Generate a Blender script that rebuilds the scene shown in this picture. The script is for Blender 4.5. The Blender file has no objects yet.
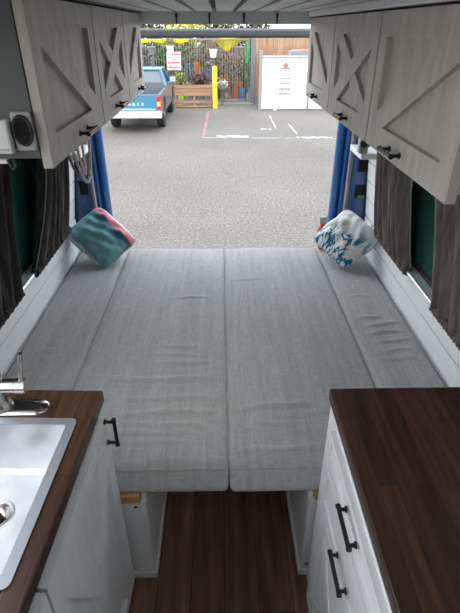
import bpy, bmesh, math, random
from mathutils import Vector, Matrix
random.seed(7)
D = bpy.data
C = bpy.context.scene.collection
R = math.radians

# ------------------------------------------------------------------ materials
def mat(name, col, rough=.6, metal=0., col2=None, nscale=(8, 8, 8), detail=4, lo=.35, hi=.65,
        bump=0., bscale=None, spec=.5, coat=0.):
    m = D.materials.new(name); m.use_nodes = True
    nt = m.node_tree; b = nt.nodes['Principled BSDF']
    b.inputs['Base Color'].default_value = (*col, 1)
    b.inputs['Roughness'].default_value = rough
    b.inputs['Metallic'].default_value = metal
    b.inputs['Specular IOR Level'].default_value = spec
    b.inputs['Coat Weight'].default_value = coat
    tc = nt.nodes.new('ShaderNodeTexCoord')
    def noise(sc, det):
        mp = nt.nodes.new('ShaderNodeMapping'); mp.inputs['Scale'].default_value = sc
        n = nt.nodes.new('ShaderNodeTexNoise'); n.inputs['Scale'].default_value = 1
        n.inputs['Detail'].default_value = det
        nt.links.new(tc.outputs['Object'], mp.inputs['Vector']); nt.links.new(mp.outputs['Vector'], n.inputs['Vector'])
        return n
    if col2 is not None:
        n = noise(nscale, detail); r = nt.nodes.new('ShaderNodeValToRGB')
        r.color_ramp.elements[0].position = lo; r.color_ramp.elements[1].position = hi
        r.color_ramp.elements[0].color = (*col, 1); r.color_ramp.elements[1].color = (*col2, 1)
        nt.links.new(n.outputs['Fac'], r.inputs['Fac']); nt.links.new(r.outputs['Color'], b.inputs['Base Color'])
    if bump:
        n = noise(bscale or nscale, 5); bp = nt.nodes.new('ShaderNodeBump')
        bp.inputs['Strength'].default_value = bump; bp.inputs['Distance'].default_value = .01
        nt.links.new(n.outputs['Fac'], bp.inputs['Height']); nt.links.new(bp.outputs['Normal'], b.inputs['Normal'])
    return m

def plank_mat(name, c1, c2, mortar, length, width, rough, gap=.0015, grain=(60, 3, 3), grain_amt=.5, spec=.5, bump=.1):
    """boards running along local Y"""
    m = D.materials.new(name); m.use_nodes = True
    nt = m.node_tree; b = nt.nodes['Principled BSDF']
    b.inputs['Roughness'].default_value = rough; b.inputs['Specular IOR Level'].default_value = spec
    tc = nt.nodes.new('ShaderNodeTexCoord')
    sx = nt.nodes.new('ShaderNodeSeparateXYZ'); cx = nt.nodes.new('ShaderNodeCombineXYZ')
    nt.links.new(tc.outputs['Object'], sx.inputs[0])
    nt.links.new(sx.outputs['Y'], cx.inputs['X']); nt.links.new(sx.outputs['X'], cx.inputs['Y'])
    br = nt.nodes.new('ShaderNodeTexBrick')
    br.inputs['Scale'].default_value = 1; br.inputs['Brick Width'].default_value = length
    br.inputs['Row Height'].default_value = width; br.inputs['Mortar Size'].default_value = gap
    br.inputs['Color1'].default_value = (*c1, 1); br.inputs['Color2'].default_value = (*c2, 1)
    br.inputs['Mortar'].default_value = (*mortar, 1); br.offset = .37; br.inputs['Bias'].default_value = 0
    nt.links.new(cx.outputs[0], br.inputs['Vector'])
    mp = nt.nodes.new('ShaderNodeMapping'); mp.inputs['Scale'].default_value = grain
    n = nt.nodes.new('ShaderNodeTexNoise'); n.inputs['Scale'].default_value = 1; n.inputs['Detail'].default_value = 6
    nt.links.new(tc.outputs['Object'], mp.inputs['Vector']); nt.links.new(mp.outputs['Vector'], n.inputs['Vector'])
    r = nt.nodes.new('ShaderNodeValToRGB')
    lo = 1 - grain_amt
    r.color_ramp.elements[0].color = (lo, lo, lo, 1); r.color_ramp.elements[1].color = (1.2, 1.2, 1.2, 1)
    r.color_ramp.elements[0].position = .3; r.color_ramp.elements[1].position = .7
    nt.links.new(n.outputs['Fac'], r.inputs['Fac'])
    mx = nt.nodes.new('ShaderNodeMix'); mx.data_type = 'RGBA'; mx.blend_type = 'MULTIPLY'; mx.inputs[0].default_value = 1
    nt.links.new(br.outputs['Color'], mx.inputs[6]); nt.links.new(r.outputs['Color'], mx.inputs[7])
    nt.links.new(mx.outputs[2], b.inputs['Base Color'])
    bp = nt.nodes.new('ShaderNodeBump'); bp.inputs['Strength'].default_value = bump; bp.inputs['Distance'].default_value = .004
    nt.links.new(n.outputs['Fac'], bp.inputs['Height']); nt.links.new(bp.outputs['Normal'], b.inputs['Normal'])
    return m

def fabric_mat(name, c1, c2, c3):
    m = D.materials.new(name); m.use_nodes = True
    nt = m.node_tree; b = nt.nodes['Principled BSDF']; b.inputs['Roughness'].default_value = .95
    b.inputs['Specular IOR Level'].default_value = .15
    b.inputs['Sheen Weight'].default_value = .15
    tc = nt.nodes.new('ShaderNodeTexCoord')
    def nz(sc, det=3):
        mp = nt.nodes.new('ShaderNodeMapping'); mp.inputs['Scale'].default_value = sc
        n = nt.nodes.new('ShaderNodeTexNoise'); n.inputs['Scale'].default_value = 1; n.inputs['Detail'].default_value = det
        nt.links.new(tc.outputs['Object'], mp.inputs['Vector']); nt.links.new(mp.outputs['Vector'], n.inputs['Vector'])
        return n
    a = nz((260, 22, 60)); w = nz((22, 260, 260)); s = nz((45, 2.2, 5), 4)
    ad = nt.nodes.new('ShaderNodeMath'); ad.operation = 'ADD'
    nt.links.new(a.outputs['Fac'], ad.inputs[0]); nt.links.new(w.outputs['Fac'], ad.inputs[1])
    ad2 = nt.nodes.new('ShaderNodeMath'); ad2.operation = 'ADD'
    nt.links.new(ad.outputs[0], ad2.inputs[0]); nt.links.new(s.outputs['Fac'], ad2.inputs[1])
    dv = nt.nodes.new('ShaderNodeMath'); dv.operation = 'MULTIPLY'; dv.inputs[1].default_value = 1 / 3
    nt.links.new(ad2.outputs[0], dv.inputs[0])
    r = nt.nodes.new('ShaderNodeValToRGB')
    r.color_ramp.elements[0].position = .38; r.color_ramp.elements[0].color = (*c1, 1)
    r.color_ramp.elements[1].position = .62; r.color_ramp.elements[1].color = (*c3, 1)
    e = r.color_ramp.elements.new(.5); e.color = (*c2, 1)
    nt.links.new(dv.outputs[0], r.inputs['Fac']); nt.links.new(r.outputs['Color'], b.inputs['Base Color'])
    bp = nt.nodes.new('ShaderNodeBump'); bp.inputs['Strength'].default_value = .25; bp.inputs['Distance'].default_value = .003
    nt.links.new(ad.outputs[0], bp.inputs['Height']); nt.links.new(bp.outputs['Normal'], b.inputs['Normal'])
    return m

def leaf_mat(name, cols, rough=.6):
    m = D.materials.new(name); m.use_nodes = True
    nt = m.node_tree; b = nt.nodes['Principled BSDF']; b.inputs['Roughness'].default_value = rough
    g = nt.nodes.new('ShaderNodeNewGeometry'); r = nt.nodes.new('ShaderNodeValToRGB')
    r.color_ramp.interpolation = 'CONSTANT'
    els = r.color_ramp.elements
    while len(els) < len(cols): els.new(.5)
    for i, c in enumerate(cols):
        els[i].position = i / len(cols); els[i].color = (*c, 1)
    nt.links.new(g.outputs['Random Per Island'], r.inputs['Fac']); nt.links.new(r.outputs['Color'], b.inputs['Base Color'])
    return m

def tinted_glass(name, tint, back):
    m = D.materials.new(name); m.use_nodes = True
    nt = m.node_tree; nt.nodes.remove(nt.nodes['Principled BSDF'])
    out = nt.nodes['Material Output']
    t = nt.nodes.new('ShaderNodeBsdfTransparent'); t.inputs['Color'].default_value = (*tint, 1)
    d = nt.nodes.new('ShaderNodeBsdfDiffuse'); d.inputs['Color'].default_value = (*back, 1)
    g = nt.nodes.new('ShaderNodeBsdfGlossy'); g.inputs['Roughness'].default_value = .08
    g.inputs['Color'].default_value = (.7, .9, .85, 1)
    a = nt.nodes.new('ShaderNodeMixShader'); a.inputs[0].default_value = .5
    nt.links.new(t.outputs[0], a.inputs[1]); nt.links.new(d.outputs[0], a.inputs[2])
    f = nt.nodes.new('ShaderNodeFresnel'); f.inputs['IOR'].default_value = 1.3
    c = nt.nodes.new('ShaderNodeMixShader')
    nt.links.new(f.outputs[0], c.inputs[0]); nt.links.new(a.outputs[0], c.inputs[1]); nt.links.new(g.outputs[0], c.inputs[2])
    nt.links.new(c.outputs[0], out.inputs['Surface'])
    return m

M = {}
M['linen'] = fabric_mat('grey_linen', (.315, .318, .316), (.375, .38, .378), (.455, .46, .455))
M['whitewash'] = mat('whitewashed_wood', (.45, .42, .375), .55, col2=(.56, .525, .47), nscale=(26, 26, 3.5), bump=.06, bscale=(70, 70, 6))
M['cab_dark'] = mat('cabinet_carcass_grey', (.095, .10, .10), .6, col2=(.12, .125, .125), nscale=(5, 5, 5))
M['white_paint'] = mat('white_cabinet_paint', (.70, .71, .71), .42, col2=(.76, .77, .77), nscale=(30, 30, 4), bump=.03)
M['shiplap'] = mat('white_shiplap_paint', (.86, .885, .90), .45, col2=(.90, .92, .93), nscale=(4, 4, 40))
M['groove'] = mat('shiplap_groove', (.42, .45, .47), .8)
M['black'] = mat('matte_black_metal', (.012, .012, .014), .4, .3)
M['black_plastic'] = mat('black_plastic', (.02, .02, .022), .55)
M['hole'] = mat('dark_opening', (.006, .006, .008), .9)
M['steel'] = mat('brushed_steel', (.66, .66, .65), .28, 1., col2=(.76, .76, .75), nscale=(3, 120, 120), bump=.02)
M['basin'] = mat('satin_sink_steel', (.56, .57, .58), .33, 1., col2=(.72, .73, .74), nscale=(7, 7, 7))
M['rim_steel'] = mat('satin_rim_steel', (.50, .52, .55), .42, .55)
M['nickel'] = mat('brushed_nickel', (.60, .57, .53), .25, 1.)
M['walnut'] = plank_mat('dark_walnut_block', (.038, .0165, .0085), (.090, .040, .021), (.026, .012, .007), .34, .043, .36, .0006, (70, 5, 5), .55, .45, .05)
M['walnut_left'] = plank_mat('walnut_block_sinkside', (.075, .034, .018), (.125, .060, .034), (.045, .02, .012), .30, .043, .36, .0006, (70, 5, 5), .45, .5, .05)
M['floor'] = plank_mat('brown_vinyl_plank', (.165, .090, .052), (.26, .150, .090), (.035, .02, .012), .9, .125, .45, .0015, (28, 2.5, 3), .62, .4, .05)
M['ply'] = mat('plywood_edge', (.42, .23, .10), .6, col2=(.55, .33, .16), nscale=(6, 6, 120))
M['ceil'] = mat('grey_ceiling_plank', (.60, .61, .62), .6, col2=(.70, .71, .71), nscale=(30, 3, 3))
M['ceil_dark'] = mat('black_ceiling_gap', (.015, .015, .017), .8)
M['trimgrey'] = mat('dark_grey_trim', (.11, .115, .12), .6)
M['header'] = mat('grey_header_board', (.72, .73, .74), .6, col2=(.78, .79, .80), nscale=(3, 30, 30))
M['bar'] = mat('grey_crossbar', (.10, .11, .12), .6)
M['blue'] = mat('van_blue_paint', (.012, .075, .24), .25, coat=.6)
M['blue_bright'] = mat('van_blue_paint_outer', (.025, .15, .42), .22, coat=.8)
M['seal'] = mat('grey_rubber_seal', (.30, .31, .33), .6)
M['bumper'] = mat('grey_bumper_plastic', (.27, .28, .29), .5)
M['curtain'] = mat('dark_brown_velvet_curtain', (.040, .035, .034), .95, col2=(.10, .09, .083), nscale=(40, 40, 2), lo=.4, hi=.7)  # paler vertical streaks: fold highlights put into the colour
M['curtain_right'] = mat('taupe_grey_curtain', (.11, .096, .088), .95, col2=(.19, .17, .155), nscale=(40, 40, 2), lo=.4, hi=.7)  # paler streaks again paint the highlights on the folds
M['trim_tan'] = mat('tan_curtain_edge', (.30, .27, .23), .9)
M['glass_l'] = tinted_glass('tinted_window_green', (.08, .36, .31), (.04, .20, .165))
M['glass_r'] = tinted_glass('tinted_window_green_right', (.08, .30, .25), (.05, .16, .13))
M['sill'] = mat('pale_window_sill', (.52, .60, .58), .4)
M['rod'] = mat('silver_curtain_rod', (.75, .78, .80), .3, .6)
M['white_plastic'] = mat('white_plastic', (.68, .69, .69), .4)
M['grey_plate'] = mat('grey_plate', (.40, .40, .38), .6)
M['rope'] = mat('white_rope', (.86, .84, .80), .85, col2=(.5, .48, .45), nscale=(120, 120, 120))
M['rope_brown'] = mat('brown_rope', (.25, .19, .15), .9)
M['red'] = mat('red_bottle', (.55, .012, .02), .3)
M['green_lamp'] = mat('green_plastic', (.05, .35, .08), .4)

# ------------------------------------------------------------------ mesh helper
class MB:
    def __init__(s): s.bm = bmesh.new()
    def box(s, lo, hi, bev=0., seg=2):
        a = bmesh.ops.create_cube(s.bm, size=1)
        vs = a['verts']
        for v in vs:
            v.co = Vector([(lo[i] + hi[i]) / 2 + v.co[i] * (hi[i] - lo[i]) for i in range(3)])
        if bev:
            es = list({e for v in vs for e in v.link_edges})
            bmesh.ops.bevel(s.bm, geom=es, offset=bev, segments=seg, affect='EDGES', profile=.5)
        return s
    def cyl(s, p0, p1, r0, r1=None, seg=16, caps=True):
        r1 = r0 if r1 is None else r1
        p0, p1 = Vector(p0), Vector(p1); d = p1 - p0
        q = d.to_track_quat('Z', 'Y').to_matrix()
        A, B = [], []
        for i in range(seg):
            a = 2 * math.pi * i / seg; u = q @ Vector((math.cos(a), math.sin(a), 0))
            A.append(s.bm.verts.new(p0 + u * r0)); B.append(s.bm.verts.new(p1 + u * r1))
        for i in range(seg):
            j = (i + 1) % seg; s.bm.faces.new((A[i], A[j], B[j], B[i]))
        if caps:
            s.bm.faces.new(A[::-1]); s.bm.faces.new(B)
        return s
    def tube(s, pts, r, seg=8):
        pts = [Vector(p) for p in pts]; rings = []
        rr = r if isinstance(r, (list, tuple)) else [r] * len(pts)
        prev = None
        for i, p in enumerate(pts):
            t = (pts[min(i + 1, len(pts) - 1)] - pts[max(i - 1, 0)]).normalized()
            if prev is None:
                n = t.orthogonal().normalized()
            else:
                n = (prev - t * prev.dot(t)).normalized()
            prev = n; b = t.cross(n)
            rings.append([s.bm.verts.new(p + (n * math.cos(2 * math.pi * k / seg) + b * math.sin(2 * math.pi * k / seg)) * rr[i]) for k in range(seg)])
        for a, b in zip(rings, rings[1:]):
            for k in range(seg):
                j = (k + 1) % seg; s.bm.faces.new((a[k], a[j], b[j], b[k]))
        s.bm.faces.new(rings[0][::-1]); s.bm.faces.new(rings[-1])
        return s
    def lathe(s, prof, center=(0, 0, 0), seg=24):
        c = Vector(center); rings = []
        for r, z in prof:
            rings.append([s.bm.verts.new(c + Vector((max(r, 1e-4) * math.cos(2 * math.pi * k / seg), max(r, 1e-4) * math.sin(2 * math.pi * k / seg), z))) for k in range(seg)])
        for a, b in zip(rings, rings[1:]):
            for k in range(seg):
                j = (k + 1) % seg; s.bm.faces.new((a[k], a[j], b[j], b[k]))
        s.bm.faces.new(rings[0][::-1]); s.bm.faces.new(rings[-1])
        return s
    def prism(s, poly, axis, lo, hi):
        """poly: 2D points in the two remaining axes (in order x,y,z)"""
        def mk(p, w):
            c = list(p); c.insert(axis, w); return s.bm.verts.new(c)
        A = [mk(p, lo) for p in poly]; B = [mk(p, hi) for p in poly]
        n = len(poly)
        for i in range(n):
            j = (i + 1) % n; s.bm.faces.new((A[i], A[j], B[j], B[i]))
        s.bm.faces.new(A[::-1]); s.bm.faces.new(B)
        return s
    def quad(s, *pts):
        s.bm.faces.new([s.bm.verts.new(p) for p in pts]); return s
    def surf(s, fn, nu, nv, close_u=False):
        g = [[s.bm.verts.new(fn(i / nu, j / nv)) for j in range(nv + 1)] for i in range(nu + (0 if close_u else 1))]
        L = len(g)
        for i in range(L if close_u else L - 1):
            for j in range(nv):
                a, b = g[i], g[(i + 1) % L]
                s.bm.faces.new((a[j], b[j], b[j + 1], a[j + 1]))
        return s
    def leaves(s, c, rad, n, size, up=.3, seed=None, shell=.35):
        rnd = random.Random(seed if seed is not None else n)
        for _ in range(n):
            while True:
                p = Vector((rnd.uniform(-1, 1), rnd.uniform(-1, 1), rnd.uniform(-1, 1)))
                if shell < p.length < 1: break
            o = Vector((c[0] + p.x * rad[0], c[1] + p.y * rad[1], c[2] + p.z * rad[2]))
            d = (Vector((rnd.gauss(0, 1), rnd.gauss(0, 1), rnd.gauss(up, 1)))).normalized()
            w = d.orthogonal().normalized(); w = Matrix.Rotation(rnd.uniform(0, 6.28), 3, d) @ w
            L = size * rnd.uniform(.6, 1.3); W = L * .32; nrm = d.cross(w) * L * .08
            s.bm.faces.new([s.bm.verts.new(x) for x in (o, o + d * L * .5 + w * W + nrm, o + d * L, o + d * L * .5 - w * W + nrm)])
        return s
    def build(s, name, m, parent=None, smooth=False, angle=40):
        bmesh.ops.recalc_face_normals(s.bm, faces=s.bm.faces)
        me = D.meshes.new(name); s.bm.to_mesh(me); s.bm.free()
        o = D.objects.new(name, me); C.objects.link(o)
        me.materials.append(M[m] if isinstance(m, str) else m)
        if smooth:
            me.shade_smooth()
            if angle < 180:
                me.set_sharp_from_angle(angle=R(angle))
        if parent: o.parent = parent
        return o

def tag(o, label=None, cat=None, group=None, kind=None):
    if label: o['label'] = label
    if cat: o['category'] = cat
    if group: o['group'] = group
    if kind: o['kind'] = kind
    return o
def thing(name, label, cat, loc=(0, 0, 0), rz=0, group=None):
    o = D.objects.new(name, None); C.objects.link(o); o.location = loc; o.rotation_euler = (0, 0, rz)
    o.empty_display_size = .05
    return tag(o, label, cat, group)
def struct(name, mb, m, parent=None, label=None):
    o = mb.build(name, m, parent)
    if not parent: tag(o, label, None, None, 'structure')
    return o
def dup(o, parent=None):
    c = o.copy(); C.objects.link(c); c.parent = parent
    for ch in list(o.children): dup(ch, c)
    return c

WX = .92          # inner face of the side walls
# ------------------------------------------------------------------ van shell
fl = MB().box((-WX, -.60, -.05), (WX, 2.88, 0)); struct('floor', fl, 'floor')

def board_wall(side):
    s = side; mb = MB(); gv = MB()
    def seg(y0, y1, z0, z1, h=.112):
        z = z1
        while z > z0 + .005:
            zb = max(z - h, z0)
            x0, x1 = sorted((s * WX, s * (WX + .018)))
            mb.box((x0, y0, zb + .0035), (x1, y1, z - .0035))
            z = zb
        x0, x1 = sorted((s * (WX + .006), s * (WX + .06)))
        gv.box((x0, y0, z0), (x1, y1, z1))
    y_front = 1.18 if s < 0 else -.60
    seg(y_front, 2.88, 0, .768)
    seg(2.6, 2.88, .768, 1.89)
    seg(y_front, 1.25, .768, 1.89) if s > 0 else None
    seg(1.25 if s > 0 else 1.18, 2.6, 1.50, 1.89)
    # the side walls curve in above the sill
    for m_ in (mb, gv):
        for v in m_.bm.verts:
            if v.co.y > 2.59 and v.co.z > .775: v.co.x -= s * (.15 if s < 0 else .09) * (min(v.co.z, 1.5) - .768)
    nm = 'wall_left' if s < 0 else 'wall_right'
    w = struct(nm, mb, 'shiplap'); struct('backing_panel', gv, 'groove', w)
    return w
board_wall(-1); board_wall(1)

# windows (frame, sill, pane) in both side walls
for i, s in enumerate((-1, 1)):
    root = D.objects.new('window_%d' % (i + 1), None); C.objects.link(root); tag(root, kind='structure')
    root.location = (s * .95, 1.9, .77)
    y0, y1 = (-.64, .695)
    f = MB()
    f.box((-.03, y0, .70), (.03, y1, .73)); f.box((-.03, y1 - .02, .0), (.03, y1, .70)); f.box((-.03, y0, .0), (.03, y0 + .02, .70))
    f.build('frame', 'trimgrey', root)
    MB().box((-.055 if s > 0 else -.03, y0 + .02, .0), (.03 if s > 0 else .055, y1 - .02, .022), .004).build('sill', 'sill', root)
    MB().box((.0, y0 + .02, .022), (.006, y1 - .02, .70)).build('pane', 'glass_l' if s < 0 else 'glass_r', root)
    # black rubber gasket at the foot of the pane
    MB().box((-.012, y0 + .02, .022), (.012, y1 - .02, .045)).build('gasket', 'black_plastic', root)

# ceiling: planks along the van, dark gaps
cp = MB()
pitch = .099
x = -WX + .012
HX0, HX1, HY0, HY1 = -.20, .20, .12, .56     # unseen ceiling opening over the kitchen, added to let sky light in
xs = [(-.0215 + pitch * j) for j in range(-9, 10)]
for xc in xs:
    a, b = xc + .010, xc + pitch - .010
    a = max(a, -WX); b = min(b, WX)
    if b > a: 
        for ya, yb in (((-.60, HY0), (HY1, 2.798)) if b > HX0 and a < HX1 else ((-.60, 2.798),)): cp.box((a, ya, 1.868), (b, yb, 1.885))
ce = struct('ceiling', cp, 'ceil')
gb = MB(); gb.box((-WX - .05, -.66, 1.885), (WX + .05, HY0, 1.91)); gb.box((-WX - .05, HY1, 1.885), (WX + .05, 2.86, 1.91))
gb.box((-WX - .05, HY0, 1.885), (HX0, HY1, 1.91)); gb.box((HX1, HY0, 1.885), (WX + .05, HY1, 1.91))
struct('gap_backing', gb, 'ceil_dark', ce)
struct('wall_front', MB().box((-WX - .05, -.66, -.05), (WX + .06, -.60, 1.885)), 'cab_dark')
# header board at the rear end of the ceiling
struct('trim_1', MB().box((-.60, 2.80, 1.812), (.62, 2.822, 1.884), .002), 'header')
# grey crossbar of the rear opening
hb = MB().box((-.80, 3.00, 1.748), (.80, 3.05, 1.793), .012, 3); struct('trim_2', hb, 'bar')

# black hanging clips on the header
clips = [(-.213, 'leftmost black clip on the grey header board above the rear opening'),
         (-.048, 'second black clip from the left on the grey header board'),
         (.126, 'third black clip from the left on the grey header board'),
         (.294, 'rightmost black clip on the grey header board above the rear opening')]
for xc, lab in clips:
    t = thing('strap_clip', lab, 'clip', (xc, 2.796, 1.862), 0, 'black clips on the header board')
    MB().box((-.006, -.006, -.020), (.006, .0025, -.001), .002).build('mount', 'black_plastic', t)
    MB().tube([(0, -.004, -.018), (0, -.009, -.032), (0, -.007, -.046), (0, -.002, -.050)], [.004, .0045, .0035, .002], 8).build('hook', 'black_plastic', t, True)

# rear pillars: blue body panel with square cut-outs, seal, flange
for i, s in enumerate((-1, 1)):
    root = D.objects.new('trim_%d' % (i + 3), None); C.objects.link(root); tag(root, kind='structure')
    root.location = (s * .92, 2.885, 0)
    def bx(x0, x1, y0, y1, z0, z1, bev=0):
        a, b = sorted((-s * x0, -s * x1)); return MB().box((a, y0, z0), (b, y1, z1), bev)
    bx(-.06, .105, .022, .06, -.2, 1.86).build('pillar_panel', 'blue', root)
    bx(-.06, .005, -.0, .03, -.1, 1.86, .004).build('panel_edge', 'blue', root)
    for zc in ((.912, 1.077) if s > 0 else (.945, 1.10)):
        bx(*((.012, .080) if s > 0 else (.050, .104)), .016, .0235, zc - .042, zc + .042, .002).build('cutout', 'hole', root)
    bx(.105, .13, .045, .10, -.2, 1.84, .006).build('door_seal', 'seal', root)
    bx(.13, .150, .075, .15, -.2, 1.84, .004).build('inner_flange', 'blue', root)
    pr = MB(); pr.tube([(-s * .172, .16, z) for z in (-.3, .1, .5, .9, 1.3, 1.84)], .028, 14)
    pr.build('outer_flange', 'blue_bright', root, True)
    bm_ = MB(); bm_.tube([(-s * .178, .24, -.45), (-s * .185, .245, .1), (-s * .182, .245, .45), (-s * .165, .235, .66), (-s * .13, .215, .78)], [.05, .05, .048, .035, .015], 14)
    bm_.build('tail_lamp_housing', 'bumper', root, True)
    if s > 0:
        MB().box((-.060, .010, .872), (-.020, .0155, .890), .002).build('reflector', 'green_lamp', root)

# ------------------------------------------------------------------ bench boxes
for s, xa, xb, lab in ((-1, -.905, -.262, 'white painted bench box under the left bed cushions'),
                       (1, .288, .905, 'white painted bench box under the right bed cushions')):
    t = thing('bench_box', lab, 'bench', ((xa + xb) / 2, 1.04, 0), 0)
    h = (xb - xa) / 2; inn = h * (-s)    # local x of aisle side
    def lx(a, b): return tuple(sorted((a, b)))
    MB().box((-h, 0, .03), (h, .016, .425), .002).build('front_panel', 'white_paint', t)
    a, b = lx(inn, inn + s * .016)
    # side panel with a rounded front top corner
    z1, r = .462, .05
    poly = [(.016, .03), (1.78, .03), (1.78, z1)] + [(.016 + r - r * math.sin(R(q)), z1 - r + r * math.cos(R(q))) for q in (0, 20, 40, 60, 80)] + [(.016, .40)]
    MB().prism(poly, 0, a, b).build('side_panel', 'white_paint', t)
    a, b = lx(inn + s * .018, -inn)
    MB().box((a, -.004, .428), (b, .03, .462), .002).build('plywood_edge', 'ply', t)
    a, b = lx(inn, inn - s * .022); MB().box((a, .06, .392), (b, 1.78, .4105), .002).build('ledger', 'ply', t)
    a, b = lx(inn + s * .018, -inn)
    MB().box((a, .03, .445), (b, 1.78, .462)).build('bed_deck', 'ply', t)
    xs_, xe_ = lx(-inn, inn - s * .008)
    bb = MB().box((xs_, -.008, 0), (xe_, 0, .032), .002)
    a, b = lx(inn, inn - s * .009); bb.box((a, -.008, 0), (b, 1.78, .032), .002)
    bb.build('baseboard', 'white_paint', t)
    MB().cyl((inn + s * .035, -.002, .405), (inn + s * .035, .001, .405), .006, seg=12).build('screw', 'black', t)
    if s > 0: MB().cyl((inn + s * .02, -.003, .06), (inn + s * .02, .001, .06), .006, seg=12).build('screw', 'black', t)

t = thing('bed_deck', 'plywood deck panel bridging the aisle under the centre cushions', 'board', (.013, 1.16, .446))
MB().box((-.255, 0, 0), (.255, 1.68, .016), .002).build('panel', 'ply', t)
for y in (.05, .80, 1.55): MB().box((-.254, y, -.035), (.254, y + .04, -.0005), .002).build('slat', 'ply', t)
# ------------------------------------------------------------------ bed cushions
def cushion(name, label, x0, x1, y0, y1, z0, z1, r, wr, slope, seed):
    rnd = random.Random(seed)
    t = thing(name, label, 'cushion', ((x0 + x1) / 2, (y0 + y1) / 2, z0), 0)
    hx, hy, hz = (x1 - x0) / 2, (y1 - y0) / 2, z1 - z0
    nx, ny, nz = max(8, int(2 * hx / .014)), int(2 * hy / .009), 8
    ph = [(rnd.uniform(0, 6), rnd.uniform(0, 6)) for _ in range(6)]
    bm = bmesh.new(); cache = {}
    def vert(i, j, k):
        key = (i, j, k)
        if key in cache: return cache[key]
        p = Vector((-hx + 2 * hx * i / nx, -hy + 2 * hy * j / ny, hz * k / nz))
        q = Vector((min(max(p.x, -hx + r), hx - r), min(max(p.y, -hy + r), hy - r), min(max(p.z, r), hz - r)))
        d = p - q
        if d.length > 1e-9: p = q + d.normalized() * r
        top = max(0, (p.z - hz * .45) / (hz * .55))
        # puffing of the top, gentle lumps
        ex = 1 - abs(p.x / hx) ** 4; ey = 1 - abs(p.y / hy) ** 10
        dz = .010 * ex * ey + .0035 * math.sin(p.x * 9 + ph[0][0]) * math.sin(p.y * 5 + ph[0][1]) * ex
        for (xa, xb, ya, yb, amp, w) in wr:
            X = p.x + (x0 + x1) / 2; Y = p.y + (y0 + y1) / 2
            u = (X - xa) / (xb - xa)
            if 0 < u < 1:
                yc = ya + (yb - ya) * u + .004 * math.sin(u * 9 + ya * 50)
                e = math.sin(math.pi * u) ** .6
                g = (Y - yc) / (w * .95)
                dz += 1.05 * amp * e * (math.exp(-g * g) - .22 * math.exp(-((g + 1.9) ** 2)))
        p.z += dz * top
        f = 1 - (p.y + hy) / .14          # front face leans out towards the aisle
        if f > 0: p.y -= slope * min(1, f) * (1 - p.z / hz)
        cache[key] = bm.verts.new(p); return cache[key]
    def face(*ks):
        vs = [vert(*k) for k in ks]
        bm.faces.new(vs)
    for i in range(nx):
        for j in range(ny):
            face((i, j, nz), (i + 1, j, nz), (i + 1, j + 1, nz), (i, j + 1, nz)); face((i, j, 0), (i, j + 1, 0), (i + 1, j + 1, 0), (i + 1, j, 0))
        for k in range(nz):
            face((i, 0, k), (i + 1, 0, k), (i + 1, 0, k + 1), (i, 0, k + 1)); face((i, ny, k), (i, ny, k + 1), (i + 1, ny, k + 1), (i + 1, ny, k))
    for j in range(ny):
        for k in range(nz):
            face((0, j, k), (0, j, k + 1), (0, j + 1, k + 1), (0, j + 1, k)); face((nx, j, k), (nx, j + 1, k), (nx, j + 1, k + 1), (nx, j, k + 1))
    m = MB(); m.bm.free(); m.bm = bm
    m.build('cover', 'linen', t, True, 180)
    # corded seam around the top edge
    sm = MB()
    zc = hz - r * .30; e = r * .29
    yf = -hy + .12 * r - slope * (1 - zc / hz) * .9
    for sx in (-1, 1):
        xx = sx * (hx - .1 * r)
        sm.tube([(xx, -hy + r * 1.2 + n * (2 * hy - 2.4 * r) / 10, hz - r * .62) for n in range(11)], .0022, 6)
    sm.build('side_seam', 'linen', t, True)
    if slope:
        fs = MB(); zf = hz * .86
        fs.tube([(-hx + r * .8 + n * (2 * hx - 1.6 * r) / 24, -hy - slope * (1 - zf / hz) - .0008 + .0006 * math.sin(n * 1.7), zf + .002 * math.sin(n * .9 + seed)) for n in range(25)], .0034, 6)
        fs.build('front_seam', 'linen', t, True)
    return t

WL = [(-.47, -.02, 1.52, 1.53, .008, .012), (-.40, -.02, 1.40, 1.415, .007, .012), (-.42, -.02, 1.325, 1.335, .008, .012), (-.38, -.06, 1.275, 1.262, .006, .012),
      (-.43, -.10, 1.235, 1.225, .005, .012), (-.30, -.04, 1.63, 1.64, .005, .014), (-.28, -.10, 1.75, 1.76, .004, .013), (-.25, -.08, 2.2, 2.21, .0045, .012),
      (-.33, -.05, 1.70, 1.69, .003, .012), (-.36, -.1, 1.19, 1.185, .004, .012)]
WRr = [(.05, .33, 1.345, 1.375, .008, .013), (.12, .28, 1.265, 1.265, .004, .012), (.03, .36, 1.135, 1.155, .008, .013), (.05, .25, 2.4, 2.42, .0035, .012), (.2, .45, 1.30, 1.33, .003, .013),
       (.25, .30, 2.05, 2.20, .004, .012)]
WRS = [(.66, .80, 1.98, 1.99, .008, .011), (.70, .88, 1.91, 1.94, .009, .011), (.68, .86, 1.84, 1.87, .009, .011), (.70, .88, 1.77, 1.80, .008, .011), (.70, .87, 1.70, 1.73, .007, .011), (.68, .86, 1.64, 1.66, .006, .011), (.66, .8, 2.2, 2.2, .004, .013)]
ZB = .466
cushion('bed_cushion', 'narrow grey linen side cushion along the left wall under the teal pillow', -.908, -.604, 1.08, 2.87, ZB, .548, .018, [], 0, 1)
cushion('bed_cushion', 'wide grey linen cushion left of the centre seam of the bed', -.603, .0185, 1.088, 2.88, ZB, .550, .018, WL, .052, 2)
cushion('bed_cushion', 'wide grey linen cushion right of the centre seam of the bed', .0195, .621, 1.088, 2.88, ZB, .550, .018, WRr, .056, 3)
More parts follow.
